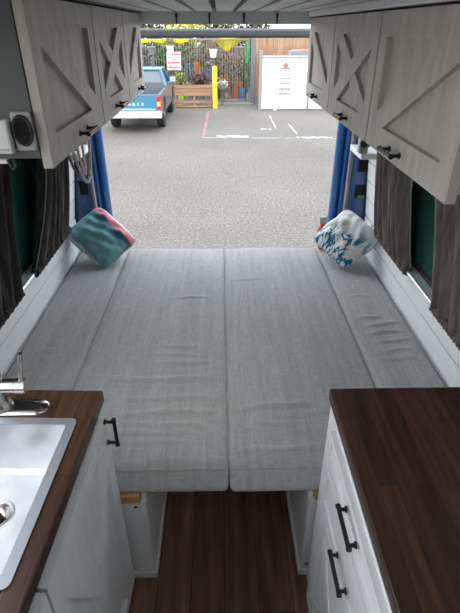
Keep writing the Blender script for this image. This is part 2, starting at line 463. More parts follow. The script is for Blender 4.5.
cushion('bed_cushion', 'narrow wrinkled grey linen side cushion along the right wall under the white pillow', .622, .908, 1.08, 2.87, ZB, .548, .018, WRS, 0, 4)
# ------------------------------------------------------------------ pillows
def pillow_mat_left():
    m = D.materials.new('teal_pink_watercolour'); m.use_nodes = True
    nt = m.node_tree; b = nt.nodes['Principled BSDF']; b.inputs['Roughness'].default_value = .8
    tc = nt.nodes.new('ShaderNodeTexCoord'); sp = nt.nodes.new('ShaderNodeSeparateXYZ'); nt.links.new(tc.outputs['Object'], sp.inputs[0])
    n = nt.nodes.new('ShaderNodeTexNoise'); n.inputs['Scale'].default_value = 9; n.inputs['Detail'].default_value = 3
    nt.links.new(tc.outputs['Object'], n.inputs['Vector'])
    a = nt.nodes.new('ShaderNodeMath'); a.operation = 'MULTIPLY_ADD'; a.inputs[1].default_value = .05; a.inputs[2].default_value = -.025
    nt.links.new(n.outputs['Fac'], a.inputs[0])
    ad = nt.nodes.new('ShaderNodeMath'); ad.operation = 'ADD'; nt.links.new(a.outputs[0], ad.inputs[0]); nt.links.new(sp.outputs['Y'], ad.inputs[1])
    mr = nt.nodes.new('ShaderNodeMapRange'); mr.inputs['From Min'].default_value = -.17; mr.inputs['From Max'].default_value = .17
    nt.links.new(ad.outputs[0], mr.inputs['Value'])
    r = nt.nodes.new('ShaderNodeValToRGB'); els = r.color_ramp.elements
    st = [(0, (.55, .60, .60)), (.09, (.55, .6, .6)), (.12, (.10, .30, .30)), (.28, (.13, .36, .37)), (.42, (.17, .42, .44)), (.58, (.10, .30, .33)),
          (.68, (.025, .11, .15)), (.74, (.03, .12, .16)), (.755, (.62, .22, .24)), (.87, (.66, .25, .27)), (.885, (.70, .70, .68)), (1, (.70, .70, .68))]
    while len(els) < len(st): els.new(.5)
    for e, (p, c) in zip(els, st): e.position = p; e.color = (*c, 1)
    nt.links.new(mr.outputs[0], r.inputs['Fac'])
    # pale lilac and white watercolour clouds in the teal field
    n2 = nt.nodes.new('ShaderNodeTexNoise'); n2.inputs['Scale'].default_value = 13; n2.inputs['Detail'].default_value = 3
    nt.links.new(tc.outputs['Object'], n2.inputs['Vector'])
    r2 = nt.nodes.new('ShaderNodeValToRGB'); r2.color_ramp.elements[0].position = .55; r2.color_ramp.elements[1].position = .72
    nt.links.new(n2.outputs['Fac'], r2.inputs['Fac'])
    mk = nt.nodes.new('ShaderNodeMapRange'); mk.inputs['From Min'].default_value = .68; mk.inputs['From Max'].default_value = .55
    nt.links.new(mr.outputs[0], mk.inputs['Value'])
    mm = nt.nodes.new('ShaderNodeMath'); mm.operation = 'MULTIPLY'; nt.links.new(r2.outputs['Color'], mm.inputs[0]); nt.links.new(mk.outputs[0], mm.inputs[1])
    mx = nt.nodes.new('ShaderNodeMix'); mx.data_type = 'RGBA'; nt.links.new(mm.outputs[0], mx.inputs[0])
    nt.links.new(r.outputs['Color'], mx.inputs[6]); mx.inputs[7].default_value = (.36, .42, .50, 1)
    nt.links.new(mx.outputs[2], b.inputs['Base Color'])
    return m
def pillow_mat_right():
    m = D.materials.new('white_with_teal_leaves'); m.use_nodes = True
    nt = m.node_tree; b = nt.nodes['Principled BSDF']; b.inputs['Roughness'].default_value = .85
    tc = nt.nodes.new('ShaderNodeTexCoord'); sp = nt.nodes.new('ShaderNodeSeparateXYZ'); nt.links.new(tc.outputs['Object'], sp.inputs[0])
    mp = nt.nodes.new('ShaderNodeMapping'); mp.inputs['Scale'].default_value = (6, 15, 6); mp.inputs['Rotation'].default_value = (0, 0, .9)
    nt.links.new(tc.outputs['Object'], mp.inputs['Vector'])
    n = nt.nodes.new('ShaderNodeTexNoise'); n.inputs['Scale'].default_value = 1; n.inputs['Detail'].default_value = 2; n.inputs['Distortion'].default_value = 1.5
    nt.links.new(mp.outputs['Vector'], n.inputs['Vector'])
    r = nt.nodes.new('ShaderNodeValToRGB'); r.color_ramp.interpolation = 'EASE'
    st = [(0, (.72, .74, .73)), (.43, (.72, .74, .73)), (.455, (.10, .28, .40)), (.475, (.015, .08, .20)), (.51, (.02, .10, .22)), (.53, (.03, .30, .36)), (.555, (.05, .36, .40)), (.575, (.66, .70, .70)), (.64, (.68, .71, .70)), (.66, (.66, .48, .42)), (.69, (.72, .74, .73))]
    els = r.color_ramp.elements
    while len(els) < len(st): els.new(.5)
    for e, (p, c) in zip(els, st): e.position = p; e.color = (*c, 1)
    nt.links.new(n.outputs['Fac'], r.inputs['Fac'])
    # leaves only over the lower left half of the cover
    s1 = nt.nodes.new('ShaderNodeMath'); s1.operation = 'MULTIPLY_ADD'; s1.inputs[1].default_value = .35
    nt.links.new(sp.outputs['Y'], s1.inputs[0]); nt.links.new(sp.outputs['X'], s1.inputs[2])
    mr = nt.nodes.new('ShaderNodeMapRange'); mr.inputs['From Min'].default_value = .05; mr.inputs['From Max'].default_value = -.02
    nt.links.new(s1.outputs[0], mr.inputs['Value'])
    mx = nt.nodes.new('ShaderNodeMix'); mx.data_type = 'RGBA'; nt.links.new(mr.outputs[0], mx.inputs[0])
    mx.inputs[6].default_value = (.72, .74, .73, 1); nt.links.new(r.outputs['Color'], mx.inputs[7])
    nt.links.new(mx.outputs[2], b.inputs['Base Color'])
    return m
M['pil_l'] = pillow_mat_left(); M['pil_r'] = pillow_mat_right(); M['piping'] = mat('pillow_piping', (.42, .42, .40), .8)

def pillow(label, center, u, v, a, b, th, m, seed, ear=.02):
    rnd = random.Random(seed)
    u = Vector(u).normalized(); v = Vector(v); v = (v - u * v.dot(u)).normalized(); n = u.cross(v)
    t = thing('throw_pillow', label, 'pillow', center)
    t.rotation_euler = Matrix((u, v, n)).transposed().to_euler()
    ph = [rnd.uniform(0, 6) for _ in range(8)]
    def outline(s, q):
        x, y = s * a * (1 - .07 * (1 - q * q) * 0) , q * b
        k = 1 - .10 * (s * q) ** 4; x *= k; y *= k; x *= 1 - .02 * (1 - q * q); y *= 1 - .02 * (1 - s * s)
        return x, y
    def P(sg):
        def f(i, j):
            s, q = 2 * i - 1, 2 * j - 1
            x, y = outline(s, q)
            h = (1 - abs(s) ** 2.6) * (1 - abs(q) ** 2.6)
            z = th * max(h, 0) ** .48
            wob = .006 * math.sin(9 * s + 5 * q + ph[0]) + .005 * math.sin(14 * q - 6 * s + ph[1]) + .004 * math.sin(22 * s * q + ph[2])
            z += wob * max(h, 0) ** .5
            edge = .008 * math.sin(7 * s + ph[3]) * math.sin(6 * q + ph[4])
            return (x, y, sg * z + edge)
        return f
    mb = MB(); mb.surf(P(1), 36, 36); mb.surf(P(-1), 36, 36)
    bmesh.ops.remove_doubles(mb.bm, verts=mb.bm.verts, dist=.0002)
    mb.build('cover', m, t, True, 180)
    pts = []
    for k in range(81):
        w = (k % 80) / 20; e, fr = int(w), w - int(w)
        s, q = [(-1 + 2 * fr, -1), (1, -1 + 2 * fr), (1 - 2 * fr, 1), (-1, 1 - 2 * fr)][e]
        x, y = outline(s, q); pts.append((x, y, .008 * math.sin(7 * s + ph[3]) * math.sin(6 * q + ph[4])))
    MB().tube(pts, .003, 6).build('piping', 'piping', t, True)
    return t
pillow('teal watercolour throw pillow with a pink stripe, leaning on the left wall', (-.726, 2.705, .700), (.254, -.127, -.195), (.10, .198, .15), .165, .147, .085, 'pil_l', 3)
pillow('white throw pillow printed with teal and navy leaves, leaning on the right wall', (.752, 2.645, .706), (.78, .28, .56), (-.2, .82, .53), .148, .155, .085, 'pil_r', 5)

# red bottle behind the white pillow
t = thing('water_bottle', 'small red bottle with grey cap standing behind the white leaf pillow', 'bottle', (.640, 2.845, .556))
t.rotation_euler = (R(8), R(18), 0)
MB().lathe([(.0, 0), (.024, 0), (.027, .006), (.027, .055), (.024, .068), (.014, .076), (.014, .08)], seg=20).build('body', 'red', t, True)
MB().lathe([(.0, .080), (.015, .080), (.016, .083), (.016, .098), (.013, .102), (.0, .102)], seg=16).build('cap', 'bumper', t, True)
t.location = (.668, 2.845, .560); t.scale = (1.4, 1.4, 2.05); t.rotation_euler = (R(-3), R(-6), 0)

# ------------------------------------------------------------------ overhead cabinets
def clip_rect(poly, x0, x1, y0, y1):
    for ax, val, sg in ((0, x0, 1), (0, x1, -1), (1, y0, 1), (1, y1, -1)):
        out = []
        for i in range(len(poly)):
            a, b = poly[i], poly[(i + 1) % len(poly)]
            ia, ib = sg * (a[ax] - val) >= 0, sg * (b[ax] - val) >= 0
            if ia: out.append(a)
            if ia != ib:
                k = (val - a[ax]) / (b[ax] - a[ax]); out.append((a[0] + k * (b[0] - a[0]), a[1] + k * (b[1] - a[1])))
        poly = out
        if not poly: return poly
    return poly
def strip(p, q, w):
    d = Vector((q[0] - p[0], q[1] - p[1])); d.normalize(); n = Vector((-d.y, d.x)) * w / 2; e = d * .2
    return [(p[0] - e.x + n.x, p[1] - e.y + n.y), (q[0] + e.x + n.x, q[1] + e.y + n.y), (q[0] + e.x - n.x, q[1] + e.y - n.y), (p[0] - e.x - n.x, p[1] - e.y - n.y)]
def brace_door(mb, y0, y1, z0, z1, rail, top, braces, bw, back, frame, depth):
    """shaker door in the YZ plane: x from 0 (back) towards `frame`; braces list of ((fy,fz),(fy,fz)) in 0..1"""
    a, b = sorted((0, back)); mb.box((a, y0, z0), (b, y1, z1))
    a, b = sorted((back, frame))
    iy0, iy1, iz0, iz1 = y0 + rail, y1 - rail, z0 + rail, z1 - top
    mb.box((a, y0, z0), (b, iy0, z1)); mb.box((a, iy1, z0), (b, y1, z1))
    mb.box((a, iy0, z0), (b, iy1, iz0)); mb.box((a, iy0, iz1), (b, iy1, z1))
    for k, (p, q) in enumerate(braces):
        P = (iy0 + (iy1 - iy0) * p[0], iz0 + (iz1 - iz0) * p[1]); Q = (iy0 + (iy1 - iy0) * q[0], iz0 + (iz1 - iz0) * q[1])
        poly = clip_rect(strip(P, Q, bw), iy0, iy1, iz0, iz1)
        e = .0006 * (k + 1) * (1 if frame > 0 else -1)
        if len(poly) > 2: mb.prism(poly, 0, min(a, a) if frame > 0 else a - e * 0, b if frame > 0 else b) if k == 0 else mb.prism(poly, 0, a + (0 if frame > 0 else -e), b + (e if frame > 0 else 0))
def bar_pull(parent, p, axis, L, out, name='handle', r=.0055, off=.030):
    """black bar pull; axis unit vector of the bar, out the direction off the door"""
    ax, ou = Vector(axis), Vector(out); p = Vector(p)
    mb = MB()
    c = p + ou * off
    mb.cyl(c - ax * L / 2, c + ax * L / 2, r, seg=12)
    for s in (-1, 1):
        q = p + ax * (s * L * .40)
        mb.cyl(q, q + ou * off, r * .85, seg=10); mb.cyl(q, q + ou * .004, r * 1.5, seg=12)
        mb.cyl(c + ax * (s * L / 2 - s * .006), c + ax * (s * L / 2 + s * .001), r * 1.25, seg=12)
    return mb.build(name, 'black', parent, True)

def overhead(s, face, y0, y1, z0, z1, kind, label, zin, hy):
    """s -1 left wall, 1 right wall; face = |x| of the door front"""
    t = thing('overhead_cabinet', label, 'cabinet', (s * face, y0, z0))
    W = y1 - y0; H = z1 - z0; dep = (.915 - face) * s
    a, b = sorted((s * .024, dep))
    MB().box((a, .001, zin), (b, W - .001, H), .0015).build('carcass', 'cab_dark' if s < 0 else 'whitewash', t)
    d = D.objects.new('door', None)
    mb = MB()
    br = {'far': [((1, 1), (0, 0))], 'x': [((0, 1), (1, 0)), ((0, 0), (1, 1))], 'near': [((0, 1), (1, 0))]}[kind]
    # the door stands in front of the carcass, its face towards the aisle
    brace_door(mb, .003, W - .003, .0, H - .004, .068, .060, br, .062, -s * .008, -s * .022, 0)
    for v in mb.bm.verts: v.co.x += s * .022
    D.objects.remove(d)
    door = mb.build('door', 'whitewash', t)
    bar_pull(door, (0, hy - y0, .030), (0, 1, 0), .105, (-s, 0, 0), off=.026)
    return t
lz0, lz1 = 1.508, 1.862
overhead(-1, .400, 1.151, 1.748, lz0, lz1, 'near', 'left overhead cabinet nearest the sink, with single diagonal brace and vent on its end', .024, 1.47)
overhead(-1, .400, 1.752, 2.302, lz0, lz1, 'x', 'middle left overhead cabinet with an X brace on its whitewashed door', .024, 2.02)
overhead(-1, .400, 2.306, 2.796, lz0, lz1, 'far', 'left overhead cabinet at the rear opening, overlapping the blue pickup', .024, 2.61)
rz0, rz1 = 1.482, 1.842
overhead(1, .465, .945, 1.568, rz0, rz1, 'near', 'right overhead cabinet nearest the viewer, with single diagonal brace', .02, 1.29)
overhead(1, .465, 1.572, 2.188, rz0, rz1, 'x', 'middle right overhead cabinet with an X brace on its whitewashed door', .02, 1.88)
overhead(1, .465, 2.192, 2.796, rz0, rz1, 'far', 'right overhead cabinet at the rear opening, next to the white shed', .02, 2.50)
# filler strips between doors and ceiling
struct('trim_5', MB().box((-.62, 1.0, 1.8635), (-.385, 2.79, 1.867)), 'trimgrey')
struct('trim_6', MB().box((.452, .8, 1.845), (.70, 2.79, 1.867), .003), 'header')

# things on the near end panel of the left cabinet
t = thing('vent_outlet', 'round black air vent in a beige plate, on the left overhead cabinet end', 'vent', (-.448, 1.150, 1.597))
MB().box((-.024, -.010, -.046), (.024, .0, .040), .006, 3).build('plate', 'grey_plate', t)
vr = MB(); vr.tube([(.004 + .020 * math.cos(2 * math.pi * k / 24) - .004, -.012, .031 * math.sin(2 * math.pi * k / 24)) for k in range(25)], .004, 6)
vr.build('rim', 'black_plastic', t, True)
vv = MB().prism([(.020 * math.cos(2 * math.pi * k / 24), .031 * math.sin(2 * math.pi * k / 24)) for k in range(24)], 1, -.013, -.0105)
for k in range(-4, 5):
    h = .020 * math.sqrt(max(0, 1 - (k * .0062 / .031) ** 2)); vv.box((-h, -.0155, k * .0062 - .001), (h, -.013, k * .0062 + .001))
vv.build('grille', 'hole', t)
t = thing('control_box', 'white plastic control box beside the round vent on the left cabinet end panel', 'box', (-.527, 1.150, 1.548))
MB().box((-.05, -.026, .0), (.052, 0, .074), .005, 3).build('housing', 'white_plastic', t)
MB().box((-.045, -.028, .008), (.045, -.0265, .012), .001).build('seam_strip', 'grey_plate', t)
t = thing('cable_mount', 'small black and white cable clip under the white control box', 'clip', (-.500, 1.163, 1.532))
MB().box((-.028, -.012, -.012), (.0, -.002, -.001), .002).build('tab', 'white_plastic', t)
MB().tube([(-.002, -.012, -.002), (.004, -.014, -.016), (.008, -.014, -.024), (.014, -.012, -.016), (.010, -.008, -.002)], .0045, 8).build('clip', 'black_plastic', t, True)

# white shelf brackets on both sides below the cabinets
for s, lab in ((-1, 'white wooden bracket shelf by the left blue pillar, behind the rope'), (1, 'white wooden bracket shelf by the right blue pillar, carrying a small speaker')):
    t = thing('bracket_shelf', lab, 'shelf', (s * .845, 2.735, 1.172))
    a, b = sorted((-s * .075, s * .0735))
    if s > 0: MB().box((a, -.10, 0), (b, .15, .030), .003).build('board', 'shiplap', t)
    else: MB().box((a, -.10, 0), (b, .15, .036), .003).build('board', 'shiplap', t)
    MB().box((s * .04 - .012, -.05, -.030), (s * .04 + .012, .10, 0), .003).build('cleat', 'shiplap', t)
t = thing('clip_speaker', 'small grey speaker with black round cone on the right bracket shelf', 'speaker', (.778, 2.665, 1.2025))
MB().box((-.022, -.022, 0), (.028, .022, .085), .006, 3).build('case', 'grey_plate', t)
MB().cyl((.000, -.030, .052), (.000, -.021, .052), .019, .021, 20).build('cone', 'black_plastic', t, True)
MB().cyl((.031, -.010, .040), (.031, .010, .040), .008, seg=12).build('knob', 'black_plastic', t, True)
t = thing('clip_light', 'black clip light on the left bracket shelf beside the blue pillar', 'light', (-.815, 2.74, 1.2085))
MB().lathe([(0, 0), (.020, 0), (.022, .01), (.018, .05), (.010, .07), (0, .07)], seg=16).build('lamp_body', 'black_plastic', t, True)
MB().tube([(.0, 0, .06), (.02, -.03, .09), (.03, -.06, .11)], .006, 8).build('arm', 'black_plastic', t, True)

# white rope loops under the left cabinet
t = thing('hanging_rope', 'loop of white and brown rope hanging below the left overhead cabinets', 'rope', (-.640, 2.12, 1.53))
def loop(x0, x1, dep, y0, y1, n=24):
    P = []
    for k in range(n + 1):
        a = k / n
        P.append((x0 + (x1 - x0) * a + .010 * math.sin(math.pi * a), y0 + (y1 - y0) * a, -dep * (math.sin(math.pi * a) ** .55)))
    return P
MB().tube(loop(-.012, .048, .345, .0, .14), .0072, 8).build('outer_strand', 'rope', t, True)
MB().tube(loop(.016, .030, .300, .0, .06), .0062, 8).build('inner_strand', 'rope', t, True)
MB().tube([(-.022, 0, -.02), (-.026, 0, -.12), (-.022, 0, -.20), (-.008, .01, -.27), (.008, .02, -.305)], .006, 8).build('brown_strand', 'rope_brown', t, True)

# ------------------------------------------------------------------ curtains
def curtain(label, s, ya, yb, top_pull, folds, m, bulge_side, seed):
    """s wall side; ya..yb along Y at the hem, z .80 to 1.49"""
    rnd = random.Random(seed)
    t = thing('curtain', label, 'curtain', (s * .889, (ya + yb) / 2, .79), 0, None)
    h = (yb - ya) / 2; ph = rnd.uniform(0, 6)
    ztop = 1.468 if s > 0 else 1.508
    H = ztop - .79
    def f(u, v):
        z = H * v
        y = -h + 2 * h * u
        mid = math.sin(math.pi * min(1, v * 1.25)) ** .8
        if bulge_side < 0: y += (u - 1) * (-1) * top_pull * v - (1 - u) ** 2 * .05 * mid * (-1)
        else: y += u * top_pull * v * 1.0 - u * u * .05 * mid
        amp = .030 * (.55 + .45 * math.sin(math.pi * min(1, v + .15)))
        x = amp * math.sin(2 * math.pi * folds * u + ph + .5 * math.sin(3 * v + ph)) + .006 * math.sin(2 * math.pi * folds * 2.3 * u + ph * 2 + v)
        return (x - s * .13 * z, y, z)
    mb = MB().surf(f, int(folds * 16), 24); o = mb.build('cloth', m, t, True, 180)
    sm = o.modifiers.new('thick', 'SOLIDIFY'); sm.thickness = .003; sm.offset = 0
    # tan hems on both vertical edges
    for u in (0.0, 1.0):
        MB().tube([Vector(f(u, k / 16)) for k in range(17)], .0035, 6).build('edge_trim', 'trim_tan', t, True)
    # gathered ruffle on the lower rod
    def g(u, v):
        th = 2 * math.pi * u
        y = (-h - .01 + (2 * h + .02) * v)
        rr = .0175 * (1 + .20 * math.sin(y * 330 + ph + 2 * math.sin(y * 60 + th)) + .10 * math.sin(y * 130 + 3 * th))
        return (-s * .002 + rr * math.cos(th), y, -.002 + rr * math.sin(th))
    mb = MB().surf(g, 12, int(2 * h / .003), True); mb.build('gathered_hem', m, t, True, 180)
    return t
curtain('dark curtain bunched at the rear end of the left window, above the teal pillow', -1, 2.05, 2.615, .26, 5.5, 'curtain', -1, 11)
curtain('dark curtain at the left edge, at the near end of the left window', -1, 1.24, 1.84, .03, 6, 'curtain', 1, 12)
curtain('taupe curtain bunched at the rear end of the right window, near the white pillow', 1, 2.03, 2.50, .06, 5.5, 'curtain_right', -1, 13)
curtain('taupe curtain at the right edge, at the near end of the right window', 1, 1.27, 1.68, .10, 4.5, 'curtain_right', 1, 14)
for s, lab in ((-1, 'silver curtain rod along the sill of the left window'), (1, 'silver curtain rod along the sill of the right window')):
    t = thing('curtain_rod', lab, 'rod', (s * .891, 1.92, .788))
    MB().cyl((0, -.70, 0), (0, .71, 0), .0085, seg=14).build('rod', 'rod', t, True)
    for y in (-.69, .70): MB().box((-.010, y - .01, -.012), (.010 + (0 if s < 0 else .016), y + .01, .012), .002).build('bracket', 'white_plastic', t)
    MB().cyl((0, .0, 0), (0, .03, 0), .010, seg=14).build('coupling', 'rod', t, True)

# ------------------------------------------------------------------ sink side (left) cabinet and worktop
LROT = -R(2.0)
LC = (-.3445, 1.060, 0)
t = thing('kitchen_cabinet', 'white cabinet under the sink worktop, X-braced door with black vertical pull', 'cabinet', (LC[0] - .007, LC[1], 0), LROT)
cb = MB()
cb.box((-.565, -.86, .0), (-.547, -.050, .858)); cb.box((-.547, -.066, .0), (-.004, -.050, .858)); cb.box((-.547, -.86, .0), (-.004, -.842, .858))
cb.box((-.547, -.842, .0), (-.004, -.066, .02))
cb.box((-.022, -.842, .80), (-.004, -.066, .858)); cb.box((-.022, -.842, .02), (-.004, -.066, .06)); cb.box((-.022, -.56, .06), (-.004, -.52, .80))
cb.build('carcass', 'cab_dark', t)
mb = MB(); brace_door(mb, -.528, -.044, .025, .842, .055, .055, [((0, 1), (1, 0)), ((0, 0), (1, 1))], .075, .004, .020, 0)
for v in mb.bm.verts: v.co.x -= .002
dr = mb.build('door', 'white_paint', t); bar_pull(dr, (.018, -.066, .800), (0, 0, 1), .100, (1, 0, 0), off=.028)
mb = MB(); brace_door(mb, -.852, -.536, .025, .842, .055, .055, [((0, 1), (1, 0)), ((0, 0), (1, 1))], .06, .004, .020, 0)
for v in mb.bm.verts: v.co.x -= .002
dr2 = mb.build('door', 'white_paint', t)

t = thing('worktop', 'dark walnut worktop around the sink on the left', 'worktop', (LC[0], LC[1], .86), LROT)
wt = MB(); sx0, sx1, sy0, sy1 = -.475, -.050, -.555, -.130
wt.box((sx1, -.87, .0005), (0, 0, .040), .004); wt.box((-.568, -.87, .0005), (sx0, 0, .040), .004)
wt.box((sx0, sy1, .0005), (sx1, 0, .040), .004); wt.box((sx0, -.87, .0005), (sx1, sy0, .040), .004)
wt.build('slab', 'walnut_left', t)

# sink
t = thing('kitchen_sink', 'square stainless steel sink set in the left worktop', 'sink', (LC[0], LC[1], .9005), LROT)
def rrect(x0, x1, y0, y1, r, n=6):
    P = []
    for cx, cy, a0 in ((x1 - r, y1 - r, 0), (x0 + r, y1 - r, 90), (x0 + r, y0 + r, 180), (x1 - r, y0 + r, 270)):
        for k in range(n + 1):
            a = R(a0 + 90 * k / n); P.append((cx + r * math.cos(a), cy + r * math.sin(a)))
    return P
ox0, ox1, oy0, oy1 = -.487, -.037, -.565, -.118
rim = MB(); O = rrect(ox0, ox1, oy0, oy1, .016); I = rrect(ox0 + .024, ox1 - .024, oy0 + .024, oy1 - .024, .008)
def ring(mb, A, za, B, zb):
    va = [mb.bm.verts.new((p[0], p[1], za)) for p in A]; vb = [mb.bm.verts.new((p[0], p[1], zb)) for p in B]
    for i in range(len(A)):
        j = (i + 1) % len(A); mb.bm.faces.new((va[i], va[j], vb[j], vb[i]))
    return vb
ring(rim, O, .0, O, .003); ring(rim, O, .003, I, .003); ring(rim, I, .003, I, -.004)
rim.build('rim', 'rim_steel', t)
bs = MB(); 
I2 = rrect(ox0 + .026, ox1 - .026, oy0 + .026, oy1 - .026, .012); I3 = rrect(ox0 + .036, ox1 - .036, oy0 + .036, oy1 - .036, .02)
ring(bs, I, -.0005, I2, -.165); vb = ring(bs, I2, -.165, I3, -.178)
dc = (-.232, -.280)
Dn = [(dc[0] + .046 * math.cos(2 * math.pi * k / 28), dc[1] + .046 * math.sin(2 * math.pi * k / 28)) for k in range(28)]
# floor of the basin between rounded rectangle and drain
def resample(P, n, c):
    out = []
    for k in range(n):
        a = 2 * math.pi * k / n; d = (math.cos(a), math.sin(a)); best = None
        for i in range(len(P)):
            p, q = P[i], P[(i + 1) % len(P)]
            ex, ey = q[0] - p[0], q[1] - p[1]; den = d[0] * ey - d[1] * ex
            if abs(den) < 1e-12: continue
            tt = ((p[0] - c[0]) * ey - (p[1] - c[1]) * ex) / den; uu = ((p[0] - c[0]) * d[1] - (p[1] - c[1]) * d[0]) / den
            if tt > 0 and -1e-6 <= uu <= 1 + 1e-6: best = tt if best is None else min(best, tt)
        out.append((c[0] + d[0] * best, c[1] + d[1] * best))
    return out
ring(bs, resample(I3, 56, dc), -.178, [(dc[0] + .046 * math.cos(2 * math.pi * k / 56), dc[1] + .046 * math.sin(2 * math.pi * k / 56)) for k in range(56)], -.182)
bmesh.ops.remove_doubles(bs.bm, verts=bs.bm.verts, dist=.0003)
bs.build('basin', 'basin', t, True, 35)
dn = MB().lathe([(.0, -.196), (.018, -.196), (.026, -.192), (.030, -.184), (.036, -.178), (.044, -.1785), (.048, -.183), (.048, -.198), (0, -.198)], (dc[0], dc[1], 0), 28)
dn.build('drain_flange', 'nickel', t, True)
st = MB().lathe([(.0, -.1955), (.014, -.195), (.014, -.188), (.006, -.186), (0, -.186)], (dc[0], dc[1], 0), 20); st.build('drain_strainer', 'black_plastic', t, True)

# faucet
t = thing('kitchen_faucet', 'brushed nickel faucet with upright lever behind the sink', 'faucet', (-.592, .987, .9005))
pl = MB(); E = rrect(-.118, .118, -.030, .030, .0299, 10)
def oval(sc): return [(p[0] * sc if abs(p[0]) < 1 else p[0], p[1] * sc) for p in E]
pl.bm.faces.new(ring(pl, E, 0, E, .003)) if False else None
v1 = ring(pl, E, 0, E, .004); E2 = [(p[0] * .97, p[1] * .86) for p in E]; ring(pl, E, .004, E2, .009)
E3 = [(p[0] * .6, p[1] * .4) for p in E]; vt = ring(pl, E2, .009, E3, .010); pl.bm.faces.new(vt)
bmesh.ops.remove_doubles(pl.bm, verts=pl.bm.verts, dist=.0001)
pl.build('deck_plate', 'nickel', t, True, 50)
MB().lathe([(.0, .0101), (.032, .0101), (.032, .016), (.027, .024), (.024, .04), (.022, .12), (.019, .20), (0, .20)], (-.012, 0, 0), 24).build('body', 'nickel', t, True)
vb_ = MB().cyl((.008, -.005, .084), (.046, -.005, .084), .0195, seg=24); vb_.cyl((.048, -.005, .084), (.074, -.005, .084), .0205, .0205, 24)
vb_.build('valve', 'nickel', t, True)
lv = MB().tube([(.063, -.006, .100), (.072, -.006, .14), (.081, -.006, .190)], [.0058, .0055, .0062], 12); lv.build('lever', 'nickel', t, True)
gp = [(-.012, 0, .20)] + [(-.012, -.11 + .11 * math.cos(R(a)), .30 + .09 * math.sin(R(a))) for a in range(0, 181, 15)] + [(-.012, -.22, .26)]
MB().tube(gp, .014, 16).build('spout', 'nickel', t, True)

# ------------------------------------------------------------------ right cabinet and worktop
t = thing('kitchen_cabinet', 'white drawer cabinet under the right worktop with two black horizontal pulls', 'cabinet', (.310, 1.050, 0))
cb = MB().box((.0, -.95, .0), (.58, -.026, .858), .002); cb.build('carcass', 'white_paint', t)
def drawer(y0, y1, z0, z1, rail, pull_z, braces=(), name='drawer', bw=.05):
    mb = MB(); brace_door(mb, y0, y1, z0, z1, rail, rail, list(braces), bw, -.010, -.016, 0)
    o = mb.build(name, 'white_paint', t)
    if pull_z: bar_pull(o, (-.016, (y0 + y1) / 2 - .016, pull_z), (0, 1, 0), .114, (-1, 0, 0), off=.019)
    return o
drawer(-.60, -.110, .752, .848, .022, .806)
drawer(-.60, -.110, .566, .744, .036, .622)
drawer(-.60, -.110, .030, .558, .050, 0, [((0, 1), (1, 0)), ((0, 0), (1, 1))], 'door')
mb = MB(); brace_door(mb, -.940, -.606, .030, .848, .05, .05, [], .05, -.010, -.016, 0); mb.build('door', 'white_paint', t)
t = thing('worktop', 'dark walnut worktop on the right drawer cabinet', 'worktop', (.310, 1.056, .86))
MB().box((0, -.97, .0005), (.60, 0, .040), .005, 3).build('slab', 'walnut', t)
# ------------------------------------------------------------------ outside: lot, truck, fence, yard
GZ = -.70
def ground_mat():
    m = D.materials.new('worn_asphalt_aggregate'); m.use_nodes = True
    nt = m.node_tree; b = nt.nodes['Principled BSDF']; b.inputs['Roughness'].default_value = .9
    tc = nt.nodes.new('ShaderNodeTexCoord')
    def nz(sc, det=4, typ='ShaderNodeTexNoise'):
        n = nt.nodes.new(typ); n.inputs['Scale'].default_value = sc
        if typ == 'ShaderNodeTexNoise': n.inputs['Detail'].default_value = det
        nt.links.new(tc.outputs['Object'], n.inputs['Vector']); return n
    def ramp(src, st):
        r = nt.nodes.new('ShaderNodeValToRGB'); els = r.color_ramp.elements
        while len(els) < len(st): els.new(.5)
        for e, (p, c) in zip(els, st): e.position = p; e.color = (*c, 1)
        nt.links.new(src, r.inputs['Fac']); return r
    big = ramp(nz(.35, 5).outputs['Fac'], [(.35, (.108, .100, .090)), (.65, (.140, .130, .116))])
    sp = ramp(nz(26, 3).outputs['Fac'], [(.30, (.45, .48, .54)), (.44, (.88, .90, .94)), (.57, (1.05, 1.02, .98)), (.68, (1.75, 1.6, 1.35))])
    mx = nt.nodes.new('ShaderNodeMix'); mx.data_type = 'RGBA'; mx.blend_type = 'MULTIPLY'; mx.inputs[0].default_value = 1.0
    nt.links.new(big.outputs['Color'], mx.inputs[6]); nt.links.new(sp.outputs['Color'], mx.inputs[7])
    # hairline cracks
    mp = nt.nodes.new('ShaderNodeVectorMath'); mp.operation = 'MULTIPLY_ADD'
    n2 = nz(1.3, 4); mp.inputs[1].default_value = (.9, .9, .9); nt.links.new(n2.outputs['Color'], mp.inputs[0]); nt.links.new(tc.outputs['Object'], mp.inputs[2])
    v = nt.nodes.new('ShaderNodeTexVoronoi'); v.feature = 'DISTANCE_TO_EDGE'; v.inputs['Scale'].default_value = .55
    nt.links.new(mp.outputs[0], v.inputs['Vector'])
    cr = ramp(v.outputs['Distance'], [(.0, (.62, .61, .60)), (.012, (1, 1, 1))])
    m2 = nt.nodes.new('ShaderNodeMix'); m2.data_type = 'RGBA'; m2.blend_type = 'MULTIPLY'; m2.inputs[0].default_value = .4
    nt.links.new(mx.outputs[2], m2.inputs[6]); nt.links.new(cr.outputs['Color'], m2.inputs[7])
    nt.links.new(m2.outputs[2], b.inputs['Base Color'])
    return m
M['ground'] = ground_mat()
M['concrete'] = mat('pale_concrete', (0.140, 0.133, 0.120), .9, col2=(0.175, 0.168, 0.154), nscale=(1.400, 1.400, 1.400))
M['line_white'] = mat('worn_white_paint', (0.315, 0.315, 0.300), .8, col2=(0.128, 0.120, 0.112), nscale=(5, 5, 5), lo=.45, hi=.62)
